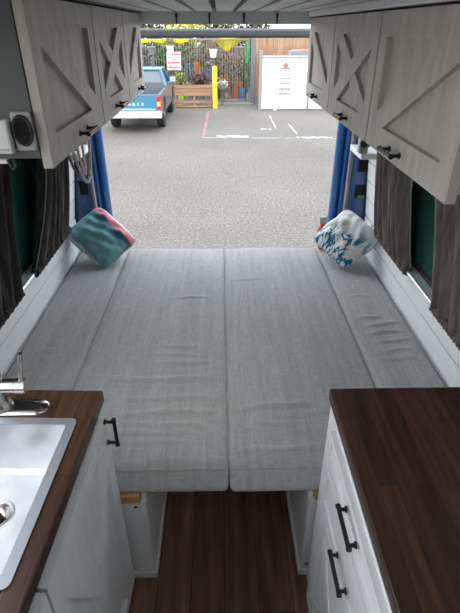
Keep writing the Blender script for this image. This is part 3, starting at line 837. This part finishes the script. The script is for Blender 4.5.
M['line_pink'] = mat('worn_red_paint', (0.270, 0.120, 0.120), .8, col2=(0.128, 0.112, 0.105), nscale=(4, 4, 4), lo=.48, hi=.64)
M['line_blue'] = mat('worn_blue_paint', (0.240, 0.315, 0.352), .8, col2=(0.128, 0.124, 0.112), nscale=(4, 4, 4), lo=.5, hi=.66)
g = MB(); g.quad((-45, -25, 0), (45, -25, 0), (45, 60, 0), (-45, 60, 0))
ground = struct('ground', g, 'ground'); ground.location = (0, 0, GZ)
def line(name, pts, w, m):
    mb = MB()
    for (a, b) in zip(pts, pts[1:]):
        d = Vector((b[0] - a[0], b[1] - a[1])).normalized(); n = Vector((-d.y, d.x)) * w / 2
        mb.box((0, 0, 0), (1, 1, 1)); vs = mb.bm.verts[:][-8:]
        mb.bm.verts.ensure_lookup_table()
        cs = [(a[0] + n.x, a[1] + n.y), (a[0] - n.x, a[1] - n.y), (b[0] - n.x, b[1] - n.y), (b[0] + n.x, b[1] + n.y)]
        bmesh.ops.delete(mb.bm, geom=vs, context='VERTS')
        mb.prism(cs, 2, .0005, .004)
    return mb.build(name, m, ground)
line('painted_line', [(-.44, 12.9), (-.40, 17.2)], .08, 'line_pink')
line('painted_line', [(-.40, 12.95), (1.6, 12.85), (3.6, 12.75)], .05, 'line_white')
line('painted_line', [(1.62, 16.7), (1.60, 14.2)], .05, 'line_white')
line('painted_line', [(2.05, 15.0), (2.08, 13.4)], .05, 'line_white')
line('painted_patch', [(-.1, 13.1), (.75, 13.05)], .34, 'line_blue')
line('painted_patch', [(2.0, 12.95), (2.95, 12.9)], .22, 'line_white')
line('painted_patch', [(1.15, 14.15), (1.45, 14.1)], .2, 'line_white')
struct('sidewalk', MB().box((-12, 18.95, GZ), (1.25, 22.5, GZ + .035), .01), 'concrete')

# ---- pickup truck
M['tblue'] = mat('truck_blue_paint', (.035, .16, .255), .3, coat=.5)
M['tgrey'] = mat('truck_shade_grey', (.10, .115, .13), .3, coat=.4)
M['chrome'] = mat('pale_bumper', (.42, .42, .41), .35)
M['tglass'] = mat('truck_glass', (.10, .14, .17), .08, spec=.8)
M['tyre'] = mat('tyre_rubber', (.018, .018, .019), .8)
M['rimm'] = mat('grey_wheel_rim', (.38, .38, .38), .4, .5)
M['tail_red'] = mat('red_tail_lamp', (.70, .015, .02), .2)
M['tail_amber'] = mat('amber_tail_lamp', (.75, .35, .14), .25)
M['white_letter'] = mat('white_lettering', (.78, .78, .76), .5)
tr = thing('pickup_truck', 'blue compact pickup truck parked facing the fence, seen from behind', 'truck', (-2.345, 13.5, GZ))
hw = .775
# lower body: side profile with wheel arches, one side at a time, so the bed stays open
def arch(yc, r, z0, n=8):
    return [(yc - r * math.cos(math.pi * k / n), z0 + r * math.sin(math.pi * k / n)) for k in range(n + 1)]
prof = [(.10, .48)] + arch(1.12, .40, .42) + arch(3.85, .40, .42) + [(4.50, .45), (4.55, .75), (4.45, .90), (3.35, 1.00), (3.20, .985), (.10, .965)]
for sx in (-1, 1):
    a, b = sorted((sx * hw, sx * (hw - .07)))
    MB().prism(prof, 0, a, b).build('body_side', 'tblue' if sx < 0 else 'tgrey', tr)  # right flank grey instead of blue: its shade is put into the colour
MB().box((-hw + .07, .10, .52), (hw - .07, .16, .965), .012).build('tailgate', 'tblue', tr)
tg = tr.children[-1]
MB().box((-.62, .094, .600), (.62, .0995, .618)).build('trim_stripe', 'white_letter', tg)
# lettering across the tailgate
for k, ch_ in enumerate('RANGER'):
    fc = D.curves.new('tmp', 'FONT'); fc.body = ch_; fc.size = .10; fc.extrude = .003; fc.align_x = 'CENTER'
    fo = D.objects.new('tmp_letter', fc); C.objects.link(fo)
    dg = bpy.context.evaluated_depsgraph_get(); lm = D.meshes.new_from_object(fo.evaluated_get(dg)); D.objects.remove(fo)
    lo_ = D.objects.new('letter', lm); C.objects.link(lo_); lm.materials.clear(); lm.materials.append(M['white_letter']); lo_.parent = tg
    lo_.location = (-.30 + .12 * k, .095, .70); lo_.rotation_euler = (R(90), 0, 0)
MB().box((-.10, .088, .83), (.10, .0995, .88), .008).build('latch_handle', 'black_plastic', tg)
MB().box((-hw + .07, .16, .50), (hw - .07, 1.95, .56)).build('bed_floor', 'tgrey', tr)
MB().box((-hw + .07, 1.90, .56), (hw - .07, 1.96, 1.0)).build('bed_front_wall', 'tgrey', tr)
# cab greenhouse
def frus(mb, a, b):
    va = [mb.bm.verts.new(p) for p in a]; vb = [mb.bm.verts.new(p) for p in b]
    for i in range(4):
        j = (i + 1) % 4; mb.bm.faces.new((va[i], va[j], vb[j], vb[i]))
    mb.bm.faces.new(va[::-1]); mb.bm.faces.new(vb); return mb
MB().box((-hw + .07, 1.98, .45), (hw - .07, 3.35, .985)).build('cab_body', 'tblue', tr)
MB().box((-hw + .07, 3.35, .50), (hw - .07, 4.44, .93), .03).build('hood', 'tblue', tr)
lowr = [(-.735, 1.98, .985), (.735, 1.98, .985), (.735, 3.45, .985), (-.735, 3.45, .985)]
topr = [(-.60, 2.08, 1.42), (.60, 2.08, 1.42), (.60, 2.85, 1.42), (-.60, 2.85, 1.42)]
for i in range(4):
    p0, p1 = Vector(lowr[i]), Vector(topr[i]); MB().tube([p0, p0.lerp(p1, .5), p1], .045, 8).build('cab_pillar', 'tblue', tr, True)
rf = MB().box((-.64, 2.05, 1.39), (.64, 2.90, 1.46), .03, 3); rf.build('roof', 'tblue', tr, True)
gl = frus(MB(), [(-.70, 2.01, .99), (.70, 2.01, .99), (.70, 3.40, .99), (-.70, 3.40, .99)], [(-.585, 2.10, 1.39), (.585, 2.10, 1.39), (.585, 2.85, 1.39), (-.585, 2.85, 1.39)])
gl.build('cab_windows', 'tglass', tr)
MB().box((-.735, 1.965, .95), (.735, 2.0, 1.10), .01).build('rear_lower_panel', 'tgrey', tr)
bp_ = MB().box((-.80, -.06, .40), (.80, .10, .575), .02, 3); bp_.build('rear_bumper', 'chrome', tr)
bpc = tr.children[-1]
MB().box((-.30, -.066, .44), (.02, -.058, .55), .004).build('licence_plate', 'white_letter', bpc)
for sx in (-1, 1):
    a, b = sorted((sx * (hw - .10), sx * (hw + .004)))
    tl = MB().box((a, .070, .60), (b, .105, .93), .008).build('tail_lamp', 'tail_red', tr)
    MB().box((a + .005, .066, .68), (b - .005, .0705, .80), .003).build('amber_lens', 'tail_amber', tl)
for sx in (-1, 1):
    for yc in (1.12, 3.85):
        w_ = MB(); xs0 = sx * .655
        w_.lathe([(.20, -.105), (.315, -.105), (.34, -.08), (.34, .08), (.315, .105), (.20, .105)], seg=28)
        bmesh.ops.rotate(w_.bm, verts=w_.bm.verts, cent=(0, 0, 0), matrix=Matrix.Rotation(R(90), 3, 'Y'))
        bmesh.ops.translate(w_.bm, verts=w_.bm.verts, vec=(xs0, yc, .342))
        wo = w_.build('wheel', 'tyre', tr, True)
        h_ = MB(); h_.cyl((xs0 - .085, yc, .342), (xs0 + .085, yc, .342), .20, seg=20); h_.cyl((xs0 + sx * .07, yc, .342), (xs0 + sx * .112, yc, .342), .07, .05, 16)
        h_.build('rim', 'rimm', wo)
for sx in (-1, 1):
    m_ = MB().box((sx * .86 - .09, 3.05, 1.00), (sx * .86 + .09, 3.12, 1.15), .02, 3); m_.tube([(sx * .72, 3.1, .99), (sx * .80, 3.09, 1.03)], .015, 6)
    m_.build('side_mirror', 'chrome' if sx > 0 else 'tblue', tr)

# ---- yard fence, gate post, bollards
M['bars'] = mat('galvanised_bars', (.20, .195, .185), .5, .3)
M['post'] = mat('dark_grey_post', (.12, .125, .13), .6)
M['yellow'] = mat('yellow_safety_paint', (.88, .72, .01), .5)
M['yellow_cloth'] = mat('yellow_tarp', (.90, .80, .02), .7, col2=(.78, .66, .01), nscale=(5, 5, 1))
t = thing('metal_fence', 'tall fence of thin grey metal bars in front of the plant yard', 'fence', (-.9, 19.60, GZ + .035))
bb = MB()
for k in range(45):
    x = -2.15 + k * .093; bb.box((x - .007, -.007, .02), (x + .007, .007, 2.16))
bb.build('bars', 'bars', t)
MB().box((-2.2, -.015, .06), (2.0, .015, .10)).build('bottom_rail', 'bars', t)
MB().box((-2.2, -.015, 2.06), (2.0, .015, 2.10)).build('top_rail', 'bars', t)
t = thing('gate_post', 'dark grey steel post between the fence and the white shed', 'post', (1.225, 19.3, GZ))
MB().box((-.09, -.06, 0), (.09, .06, 2.20), .01).build('shaft', 'post', t); MB().box((-.12, -.09, 0), (.12, .09, .04), .006).build('foot', 'post', t)
MB().cyl((-.03, -.07, 1.1), (-.03, -.06, 1.1), .03, seg=12).build('bolt', 'bars', t)
for x, y, h, lab in ((-.165, 18.05, 1.36, 'tall yellow bollard at the right end of the wooden planter'), (-2.02, 18.1, 1.28, 'yellow bollard top showing behind the pickup cab')):
    t = thing('bollard', lab, 'bollard', (x, y, GZ))
    MB().lathe([(0, 0), (.078, 0), (.078, h - .05), (.06, h - .015), (.03, h), (0, h)], seg=18).build('post', 'yellow', t, True)
    MB().lathe([(.079, .0), (.12, 0), (.12, .02), (.079, .03)], seg=18).build('base', 'concrete', t, True)

# ---- wooden planter with purple plant
M['pallet'] = mat('weathered_planter_wood', (0.246, 0.145, 0.085), .8, col2=(0.340, 0.221, 0.145), nscale=(1.700, 25.500, 25.500))
t = thing('planter_box', 'long wooden planter raised on legs in front of the metal fence', 'planter', (-.90, 18.55, GZ))
for k, z in enumerate((.40, .52, .64)):
    MB().box((-.69, -.26, z), (.69, -.235, z + .112), .004).build('front_board', 'pallet', t)
MB().box((-.69, .235, .40), (.69, .26, .752), .004).build('back_board', 'pallet', t)
for sx in (-1, 1): MB().box((sx * .69 - .013, -.26, .40), (sx * .69 + .013, .26, .752), .004).build('end_board', 'pallet', t)
for x in (-.66, 0, .66):
    for y in (-.24, .22): MB().box((x - .035, y, 0), (x + .035, y + .04, .40), .004).build('leg', 'pallet', t)
MB().box((-.70, -.27, .17), (.70, -.245, .235), .004).build('stretcher', 'pallet', t)
MB().box((-.70, -.26, .02), (.70, .24, .075), .004).build('bottom_shelf', 'pallet', t)
MB().box((-.67, -.22, .60), (.67, .22, .70)).build('soil', mat('dark_soil', (.05, .035, .025), .95), t)
L = {
 'purple': leaf_mat('purple_leaves', [(0.076, 0.027, 0.038), (0.118, 0.049, 0.059), (0.162, 0.081, 0.081), (0.054, 0.027, 0.027), (0.135, 0.118, 0.086)]),
 'olive': leaf_mat('olive_leaves', [(0.086, 0.103, 0.038), (0.130, 0.146, 0.059), (0.184, 0.178, 0.086), (0.059, 0.071, 0.032), (0.226, 0.206, 0.118)]),
 'green': leaf_mat('green_leaves', [(0.044, 0.091, 0.027), (0.076, 0.146, 0.038), (0.118, 0.194, 0.065), (0.032, 0.054, 0.022)]),
 'dry': leaf_mat('dry_leaves', [(0.226, 0.189, 0.118), (0.162, 0.130, 0.081), (0.270, 0.238, 0.162), (0.108, 0.091, 0.054), (0.118, 0.130, 0.065)]),
 'white': leaf_mat('white_flowers', [(0.389, 0.400, 0.367), (0.432, 0.432, 0.410), (0.243, 0.270, 0.206), (0.324, 0.346, 0.297)]),
 'mixed': leaf_mat('mixed_flowers', [(0.108, 0.130, 0.054), (0.297, 0.270, 0.226), (0.324, 0.108, 0.032), (0.076, 0.086, 0.049), (0.216, 0.226, 0.270), (0.162, 0.152, 0.086), (0.297, 0.108, 0.118)]),
 'dark': leaf_mat('dark_leaves', [(0.027, 0.038, 0.019), (0.049, 0.059, 0.027), (0.076, 0.076, 0.044), (0.017, 0.022, 0.017)]),
 'yellowgreen': leaf_mat('yellow_green_leaves', [(.55, .52, .06), (.40, .42, .06), (.20, .24, .05), (.68, .60, .08)]),
}
M['stem'] = mat('brown_stem', (.12, .085, .05), .9)
def plant(name, label, cat, base, h, rad, n, size, mk, up=.4, seed=1, pot=None, group=None):
    t = thing(name, label, cat, base, 0, group)
    MB().leaves((0, 0, h), rad, n, size, up, seed).build('foliage', L[mk], t)
    sm = MB(); rnd = random.Random(seed)
    for k in range(5):
        a = rnd.uniform(0, 6.28); sm.tube([(.02 * math.cos(a), .02 * math.sin(a), .0), (rad[0] * .2 * math.cos(a), rad[1] * .2 * math.sin(a), h * .6), (rad[0] * .5 * math.cos(a), rad[1] * .5 * math.sin(a), h)], .010, 5)
    sm.build('stem', 'stem', t)
    if pot:
        MB().lathe([(0, -.0), (pot * .7, 0), (pot, pot * 1.5), (pot * 1.08, pot * 1.5), (pot * 1.08, pot * 1.7), (pot * .9, pot * 1.7), (0, pot * 1.5)], seg=18).build('pot', 'pot_clay', t, True)
    return t
M['pot_clay'] = mat('terracotta', (.45, .20, .10), .8)
M['pot_white'] = mat('white_pot', (.62, .62, .60), .4)
M['pot_blue'] = mat('blue_crate', (0.035, 0.112, 0.252), .5)
M['orange'] = mat('orange_paint', (0.440, 0.120, 0.016), .5)
M['hiviz'] = mat('hi_vis_mesh', (0.330, 0.510, 0.030), .7)
GS = GZ + .702
plant('potted_plant', 'bushy purple-leaved plant growing in the middle of the wooden planter', 'plant', (-.68, 18.55, GS), .19, (.37, .20, .22), 500, .10, 'purple', .5, 21)
plant('potted_plant', 'trailing olive-green weed at the left part of the wooden planter', 'plant', (-1.32, 18.50, GS), .10, (.20, .16, .30), 260, .11, 'olive', .2, 22)
plant('potted_plant', 'clump of white flowers behind the tall yellow bollard', 'plant', (-.04, 18.45, GS - .16), .16, (.20, .14, .16), 260, .07, 'white', .5, 23).location.z = GZ
D.objects['potted_plant.002'].location = (.10, 18.85, GZ + .035)
for ch in D.objects['potted_plant.002'].children:
    if ch.name.startswith('foliage'): ch.location.z = .50
    else: ch.scale.z = 4.2
# sign on the fence
t = thing('notice_sign', 'white notice sign with rows of red print on the metal fence', 'sign', (-1.665, 19.57, .425))
MB().box((-.255, -.012, 0), (.255, .0, .60), .004).build('board', 'pot_white', t)
M['print_red'] = mat('red_print', (.75, .06, .08), .6)
for z, w_, h_ in ((.49, .22, .055), (.41, .20, .03), (.345, .13, .03), (.215, .23, .065), (.145, .19, .022), (.06, .21, .055), (.02, .12, .018)):
    o = MB(); n = max(3, int(w_ / .03)); rnd = random.Random(int(z * 999)); x = -w_
    while x < w_:
        l = rnd.uniform(.02, .06); o.box((x, -.014, z), (min(x + l, w_), -.0121, z + h_)); x += l + .012
    o.build('red_print', 'print_red', t)
# hanging pots
for x, y, z, lab in ((-1.72, 18.98, 1.10, 'white hanging pot above the red and white notice sign'), (-.215, 18.98, 1.00, 'white hanging pot above the tall yellow bollard')):
    t = thing('hanging_pot', lab, 'pot', (x, y, z - .13))
    MB().lathe([(0, 0), (.10, 0), (.135, .24), (.15, .24), (.15, .27), (.12, .27), (0, .24)], seg=20).build('pot', 'pot_white', t, True)
    for k in range(3):
        a = 2.1 * k; MB().tube([(.13 * math.cos(a), .13 * math.sin(a), .26), (0, 0, .62)], .005, 5).build('wire', 'bars', t)
    MB().leaves((0, 0, .34), (.20, .16, .12), 90, .10, .6, int(x * 50) % 97).build('foliage', L['dry'], t)
# orange and blue yard goods behind the bars
def yard_chair(label, x, y, m, rz, h=.85):
    t = thing('yard_chair', label, 'chair', (x, y, GZ + .035), rz)
    MB().box((-.20, -.20, .42), (.20, .20, .445), .008).build('seat', m, t)
    b = MB()
    for k in range(4): b.box((-.19 + k * .105, .18, .56), (-.125 + k * .105, .20, h + .28), .004)
    b.box((-.20, .178, h + .22), (.20, .202, h + .30), .004); b.build('backrest', m, t)
    for sx in (-1, 1):
        for sy in (-1, 1): MB().box((sx * .18 - .018, sy * .18 - .018, 0), (sx * .18 + .018, sy * .18 + .018, .42 if sy < 0 else .62), .003).build('leg', m, t)
yard_chair('orange slatted chair behind the fence, above the purple plant', -.72, 20.7, 'orange', .7, .98)
yard_chair('orange chair behind the gate bars, right of the yellow bollard', .20, 20.45, 'orange', -.1, .55)
yard_chair('blue chair behind the fence, right of the notice sign', -1.28, 20.65, 'pot_blue', .2, .95)
yard_chair('blue chair behind the purple plant, left of the yellow bollard', -.50, 20.0, 'pot_blue', -.3, .78)
def crate(name, label, x, y, z, w, d, h, m, cat='crate'):
    t = thing(name, label, cat, (x, y, z))
    b = MB(); n = 4
    for k in range(n):
        z0 = h * k / n; b.box((-w / 2, -d / 2, z0 + .01), (w / 2, -d / 2 + .015, z0 + h / n - .01)); b.box((-w / 2, d / 2 - .015, z0 + .01), (w / 2, d / 2, z0 + h / n - .01))
        for s in (-1, 1): b.box((s * w / 2 - .0075, -d / 2, z0 + .01), (s * w / 2 + .0075, d / 2, z0 + h / n - .01))
    b.build('slats', m, t); MB().box((-w / 2, -d / 2, 0), (w / 2, d / 2, .012)).build('bottom', m, t)
    for sx in (-1, 1):
        for sy in (-1, 1): MB().box((sx * (w / 2 - .02) - .02, sy * (d / 2 - .02) - .02, 0), (sx * (w / 2 - .02) + .02, sy * (d / 2 - .02) + .02, h)).build('corner_post', m, t)
crate('crate', 'orange slatted crate on the ground behind the gate bars', .70, 20.5, GZ + .035, .42, .4, .62, 'orange')
crate('crate', 'blue slatted crate behind the gate bars near the dark grey post', .88, 20.0, GZ + .035, .28, .3, .45, 'pot_blue')
crate('crate', 'yellow-green slatted crate below the red and white notice sign', -1.50, 19.95, GZ + .035, .36, .3, .98, 'hiviz')
# plants behind the bars
pl_ = [(-2.32, 21.45, 1.30, (.27, .27, .85), 480, .16, 'green', 'tall green shrub behind the fence, left of the notice sign'),
       (-2.92, 20.85, .95, (.27, .27, .9), 400, .16, 'dark', 'dark shrub behind the fence at the left edge, above the pickup'),
       (-1.76, 21.1, 1.35, (.25, .26, .75), 420, .14, 'dry', 'dry brown shrub behind the fence, over the notice sign'),
       (-1.22, 21.45, 1.5, (.24, .28, .62), 480, .14, 'olive', 'olive shrub behind the fence, right of the notice sign'),
       (-.60, 21.9, 1.45, (.24, .28, .68), 480, .14, 'mixed', 'flowering shrub behind the fence, left of the right hanging pot'),
       (-.08, 21.0, 1.15, (.23, .22, .62), 480, .12, 'mixed', 'orange and white flowering shrub behind the gate, right of the bollard'),
       (.44, 21.45, 1.3, (.26, .27, .62), 520, .12, 'mixed', 'flowering shrub in the middle of the gate, under the yellow tarp'),
       (.98, 21.05, .95, (.25, .25, .72), 420, .12, 'green', 'green shrub behind the gate beside the dark grey post'),
       (-.02, 20.05, .36, (.17, .17, .32), 220, .09, 'dark', 'low dark plant at the foot of the gate bars'),
       (-.98, 20.1, .55, (.17, .17, .5), 300, .10, 'dark', 'low dark shrub behind the wooden planter'),
       (.47, 19.95, .85, (.13, .13, .55), 240, .10, 'olive', 'thin olive creeper growing up the gate bars'),
       (-1.36, 19.95, 1.45, (.15, .13, .6), 280, .10, 'dry', 'dry creeper on the fence bars right of the notice sign'),
       (-.62, 19.78, 1.45, (.13, .08, .6), 260, .10, 'olive', 'olive creeper on the fence bars above the purple plant'),
       (.18, 19.95, 1.30, (.13, .13, .5), 300, .09, 'mixed', 'flowering creeper on the gate bars right of the hanging pot'),
       (.74, 19.95, 1.25, (.12, .13, .5), 300, .09, 'mixed', 'flowering creeper on the gate bars left of the green banner')]
for i, (x, y, h, rad, n, sz, mk, lab) in enumerate(pl_):
    plant('yard_shrub', lab, 'shrub', (x, y, GZ + .035), h, rad, n, sz, mk, .4, 40 + i)
# yellow tarps
def tarp(label, fn, loc):
    t = thing('yellow_tarp', label, 'tarp', loc)
    o = MB().surf(fn, 18, 8).build('cloth', 'yellow_cloth', t, True, 180); md = o.modifiers.new('thick', 'SOLIDIFY'); md.thickness = .01
    return t
t1 = tarp('narrow yellow tarp strip along the fence top above the notice sign', lambda u, v: (-.95 + 1.9 * u, .05 * v, -.05 - (.10 + .03 * math.sin(u * 17)) * v), (-2.02, 19.50, 1.47))
t1_ = tarp('yellow tarp sagging to a point under the crossbar above the gate', lambda u, v: (-.72 + 1.44 * u, .25 * v, -.02 - v * (.13 + .36 * max(0, 1 - abs(u - .42) / .34) + .02 * math.sin(u * 20))), (.40, 19.64, 1.50))
for tt, xs_ in ((t1, (-.94, 0, .94)), (t1_, (-.71, .71))):
    for x in xs_: MB().cyl((x, .0, -tt.location.z + GZ + .036), (x, .0, .02), .014, seg=8).build('pole', 'bars', tt)
t = thing('green_banner', 'narrow green banner hanging behind the right end of the fence', 'banner', (1.05, 19.98, GZ + .035))
MB().surf(lambda u, v: (-.045 + .09 * u, .015 * math.sin(v * 5 + u * 3), 1.3 + .75 * v), 4, 12).build('cloth', mat('green_cloth', (.02, .40, .10), .7), t, True, 180)
MB().cyl((-.055, .0, 0), (-.055, .0, 2.1), .010, seg=8).build('pole', 'bars', t)

# ---- white shed with sign
M['shed'] = mat('white_corrugated_sheet', (.88, .89, .86), .5)
M['shedgrey'] = mat('shed_grey_frame', (0.210, 0.215, 0.220), .55)
t = thing('storage_shed', 'white ribbed metal enclosure with grey frame beside the plant yard', 'shed', (1.335, 17.70, GZ))
fp = MB()
n = 30; x0, x1 = .11, 1.685
poly = []
for k in range(n):
    xa = x0 + (x1 - x0) * k / n; xb = x0 + (x1 - x0) * (k + 1) / n; d = .0 if k % 3 else -.012
    poly += [(xa + .004, d), (xb - .004, d)]
poly = poly + [(x1, .03), (x0, .03)]
fp.prism(poly, 2, .055, 1.60); fp.build('front_sheet', 'shed', t)
MB().box((1.75, 0, .055), (3.6, .03, 1.60)).build('front_sheet', 'shed', t)
MB().box((0, -.02, .0), (.105, .10, 1.84), .008).build('corner_post', 'shedgrey', t)
MB().box((1.69, -.02, .02), (1.745, .06, 1.62), .006).build('door_post', 'shedgrey', t)
MB().box((.10, -.02, 1.60), (3.6, .05, 1.645), .006).build('top_rail', 'shedgrey', t)
MB().box((.10, -.02, .015), (3.6, .05, .055), .006).build('bottom_rail', 'shedgrey', t)
MB().box((.10, .05, .055), (.13, 1.3, 1.60)).build('side_sheet', 'shed', t); MB().box((.10, .05, 1.60), (3.6, 1.3, 1.63)).build('roof_sheet', 'shedgrey', t)
MB().box((3.57, .05, .0), (3.6, 1.3, 1.60)).build('side_sheet', 'shed', t)
MB().box((.52, -.06, .0), (.64, .0, .09), .006).build('hinge_block', 'white_plastic', t)
MB().box((1.62, -.04, .09), (1.67, -.012, .12), .004).build('latch', 'black', t)
M['print_blue'] = mat('blue_grey_print', (.10, .11, .18), .6); M['print_pale'] = mat('pale_print', (.22, .20, .21), .6)
s = thing('shed_sign', 'white printed sign with a red round emblem on the white shed', 'sign', (2.215, 17.68, .03))
MB().box((-.25, -.008, -.30), (.25, .004, .78), .003).build('board', mat('sign_white', (.66, .66, .65), .5), s)
em = MB().prism([(.085 * math.cos(2 * math.pi * k / 24), .665 + .075 * math.sin(2 * math.pi * k / 24)) for k in range(24)], 1, -.011, -.0081); em.build('emblem', mat('emblem_red', (.80, .10, .13), .5), s)
rnd = random.Random(4)
for z, w_, h_, m in ((.545, .15, .055, 'print_blue'), (.47, .10, .03, 'print_pale'), (.40, .12, .02, 'print_pale'), (.24, .21, .04, 'print_blue'), (.17, .17, .03, 'print_pale'), (.10, .20, .035, 'print_blue'), (-.11, .20, .09, 'print_pale'), (-.24, .19, .07, 'print_pale')):
    o = MB(); x = -w_
    while x < w_ - .01:
        l = rnd.uniform(.02, .055); o.box((x, -.0105, z), (min(x + l, w_), -.0081, z + h_)); x += l + .008
    o.build('print', m, s)

# ---- wooden fence and things behind the shed
M['cedar'] = mat('tan_fence_board', (0.248, 0.152, 0.092), .8, col2=(0.336, 0.224, 0.144), nscale=(7.200, 7.200, 0.960))
t = thing('wooden_fence', 'tan wooden board fence rising behind the white shed', 'fence', (3.2, 21.2, GZ))
fb = MB(); rnd = random.Random(9)
for k in range(26):
    x = -1.95 + k * .155; fb.box((x, rnd.uniform(-.006, .006), .03), (x + .148, .022, 2.26 + rnd.uniform(-.02, .02)))
fb.build('boards', 'cedar', t); MB().box((-1.95, .025, .4), (2.1, .07, .5)).build('rail', 'cedar', t); MB().box((-1.95, .025, 1.7), (2.1, .07, 1.8)).build('rail', 'cedar', t)
for x0_, w_, z0_, z1_, lab in ((1.62, .42, 1.52, 1.86, 'orange lattice rack top left behind the white shed'), (3.05, .75, 1.62, 1.84, 'orange rack top right behind the white shed')):
    t = thing('orange_rack', lab, 'rack', (x0_, 20.6, GZ)); f_ = MB()
    f_.box((0, 0, z1_ - .06), (w_, .03, z1_)); f_.box((0, 0, z0_), (w_, .03, z0_ + .03))
    f_.build('beam', 'orange', t); g_ = MB()
    for k in range(5): g_.box((w_ * k / 4 - .012, .0, 0), (w_ * k / 4 + .012, .03, z1_ - .06))
    g_.build('upright', 'pallet', t)
t = thing('grey_roof', 'low grey sheet roof between the white shed and the wooden fence', 'roof', (3.2, 19.6, GZ))
MB().prism([(-.62, 1.62), (-.50, 1.76), (1.2, 1.80), (1.2, 1.62)], 1, 0, .8).build('sheet', 'shedgrey', t)
for x in (-.5, 1.1): MB().box((x - .03, .3, 0), (x + .03, .36, 1.62)).build('post', 'post', t)
# ---- background: hedge trees and pale building
tree = [(-9.0, 24.6, 2.1, 'green'), (-6.9, 25.6, 2.3, 'dark'), (-4.8, 24.6, 2.1, 'yellowgreen'), (-3.2, 26.6, 2.5, 'olive'), (-1.6, 24.8, 2.25, 'yellowgreen'), (.0, 26.8, 2.5, 'olive'), (1.5, 24.8, 2.0, 'dark'), (6.0, 24.5, 2.3, 'green'), (8.4, 24.9, 2.1, 'dark')]
nm = ['farthest left green tree', 'dark tree behind the pickup', 'yellow-green tree left of the notice sign', 'olive tree above the notice sign', 'yellow-green tree above the planter', 'olive tree above the gate', 'dark tree left of the pale building', 'green tree right of the wooden fence', 'farthest right dark tree']
for i, (x, y, h, mk) in enumerate(tree):
    t = thing('background_tree', nm[i] + ', beyond the plant yard', 'tree', (x, y, GZ))
    MB().leaves((0, 0, h * .75), (.98, .85, h * .72), 1100, .26, .3, 80 + i, .2).build('crown', L[mk], t)
    MB().tube([(0, 0, 0), (.03, 0, h * .4), (0, .03, h * .9)], [.09, .07, .04], 8).build('trunk', 'stem', t, True)
t = thing('pale_building', 'long pale building far behind the wooden fence', 'building', (5.0, 30.0, GZ))
MB().box((-3.2, 0, 0), (5, 5, 2.35)).build('wall', 'pot_white', t); MB().box((-3.4, -.2, 2.35), (5.2, 5.2, 2.45)).build('roof', 'shedgrey', t)
t = thing('yard_wall', 'dark grey wall of the plant yard behind all the shrubs', 'wall', (-1.5, 22.6, GZ))
MB().box((-4.5, 0, 0), (2.75, .15, 1.75)).build('panel', 'post', t); MB().box((-4.55, -.03, 1.75), (2.8, .18, 1.80)).build('coping', 'shedgrey', t)
# ------------------------------------------------------------------ camera, light
cam = D.cameras.new('camera'); co = D.objects.new('camera', cam); C.objects.link(co)
cam.sensor_fit = 'VERTICAL'; cam.sensor_height = 24.0; cam.lens = 474.0 / 613.0 * 24.0
co.location = (0, 0, 1.8); co.rotation_euler = (R(90 - 30.526), 0, R(-1.145))
cam.clip_start = .02; cam.clip_end = 300
sc = bpy.context.scene; sc.camera = co
w = D.worlds.new('overcast_sky'); sc.world = w; w.use_nodes = True
nt = w.node_tree; bg = nt.nodes['Background']
tc = nt.nodes.new('ShaderNodeTexCoord'); sp = nt.nodes.new('ShaderNodeSeparateXYZ'); rp = nt.nodes.new('ShaderNodeValToRGB')
nt.links.new(tc.outputs['Generated'], sp.inputs[0]); nt.links.new(sp.outputs['Z'], rp.inputs['Fac'])
rp.color_ramp.elements[0].color = (.95, .95, .95, 1); rp.color_ramp.elements[1].color = (.80, .88, 1.0, 1)
nt.links.new(rp.outputs['Color'], bg.inputs['Color']); bg.inputs['Strength'].default_value = 1.15
sl = D.lights.new('sun', 'SUN'); so = D.objects.new('sun', sl); C.objects.link(so)
sl.energy = .7; sl.angle = R(25); sl.color = (1, .95, .87)
so.rotation_euler = (R(42), 0, R(8)); so.location = (0, -5, 12)
vs = sc.view_settings; vs.view_transform = 'Standard'; vs.look = 'None'; vs.gamma = 1; vs.use_curve_mapping = False
sc.display_settings.display_device = 'sRGB'
vs.exposure = 1.72
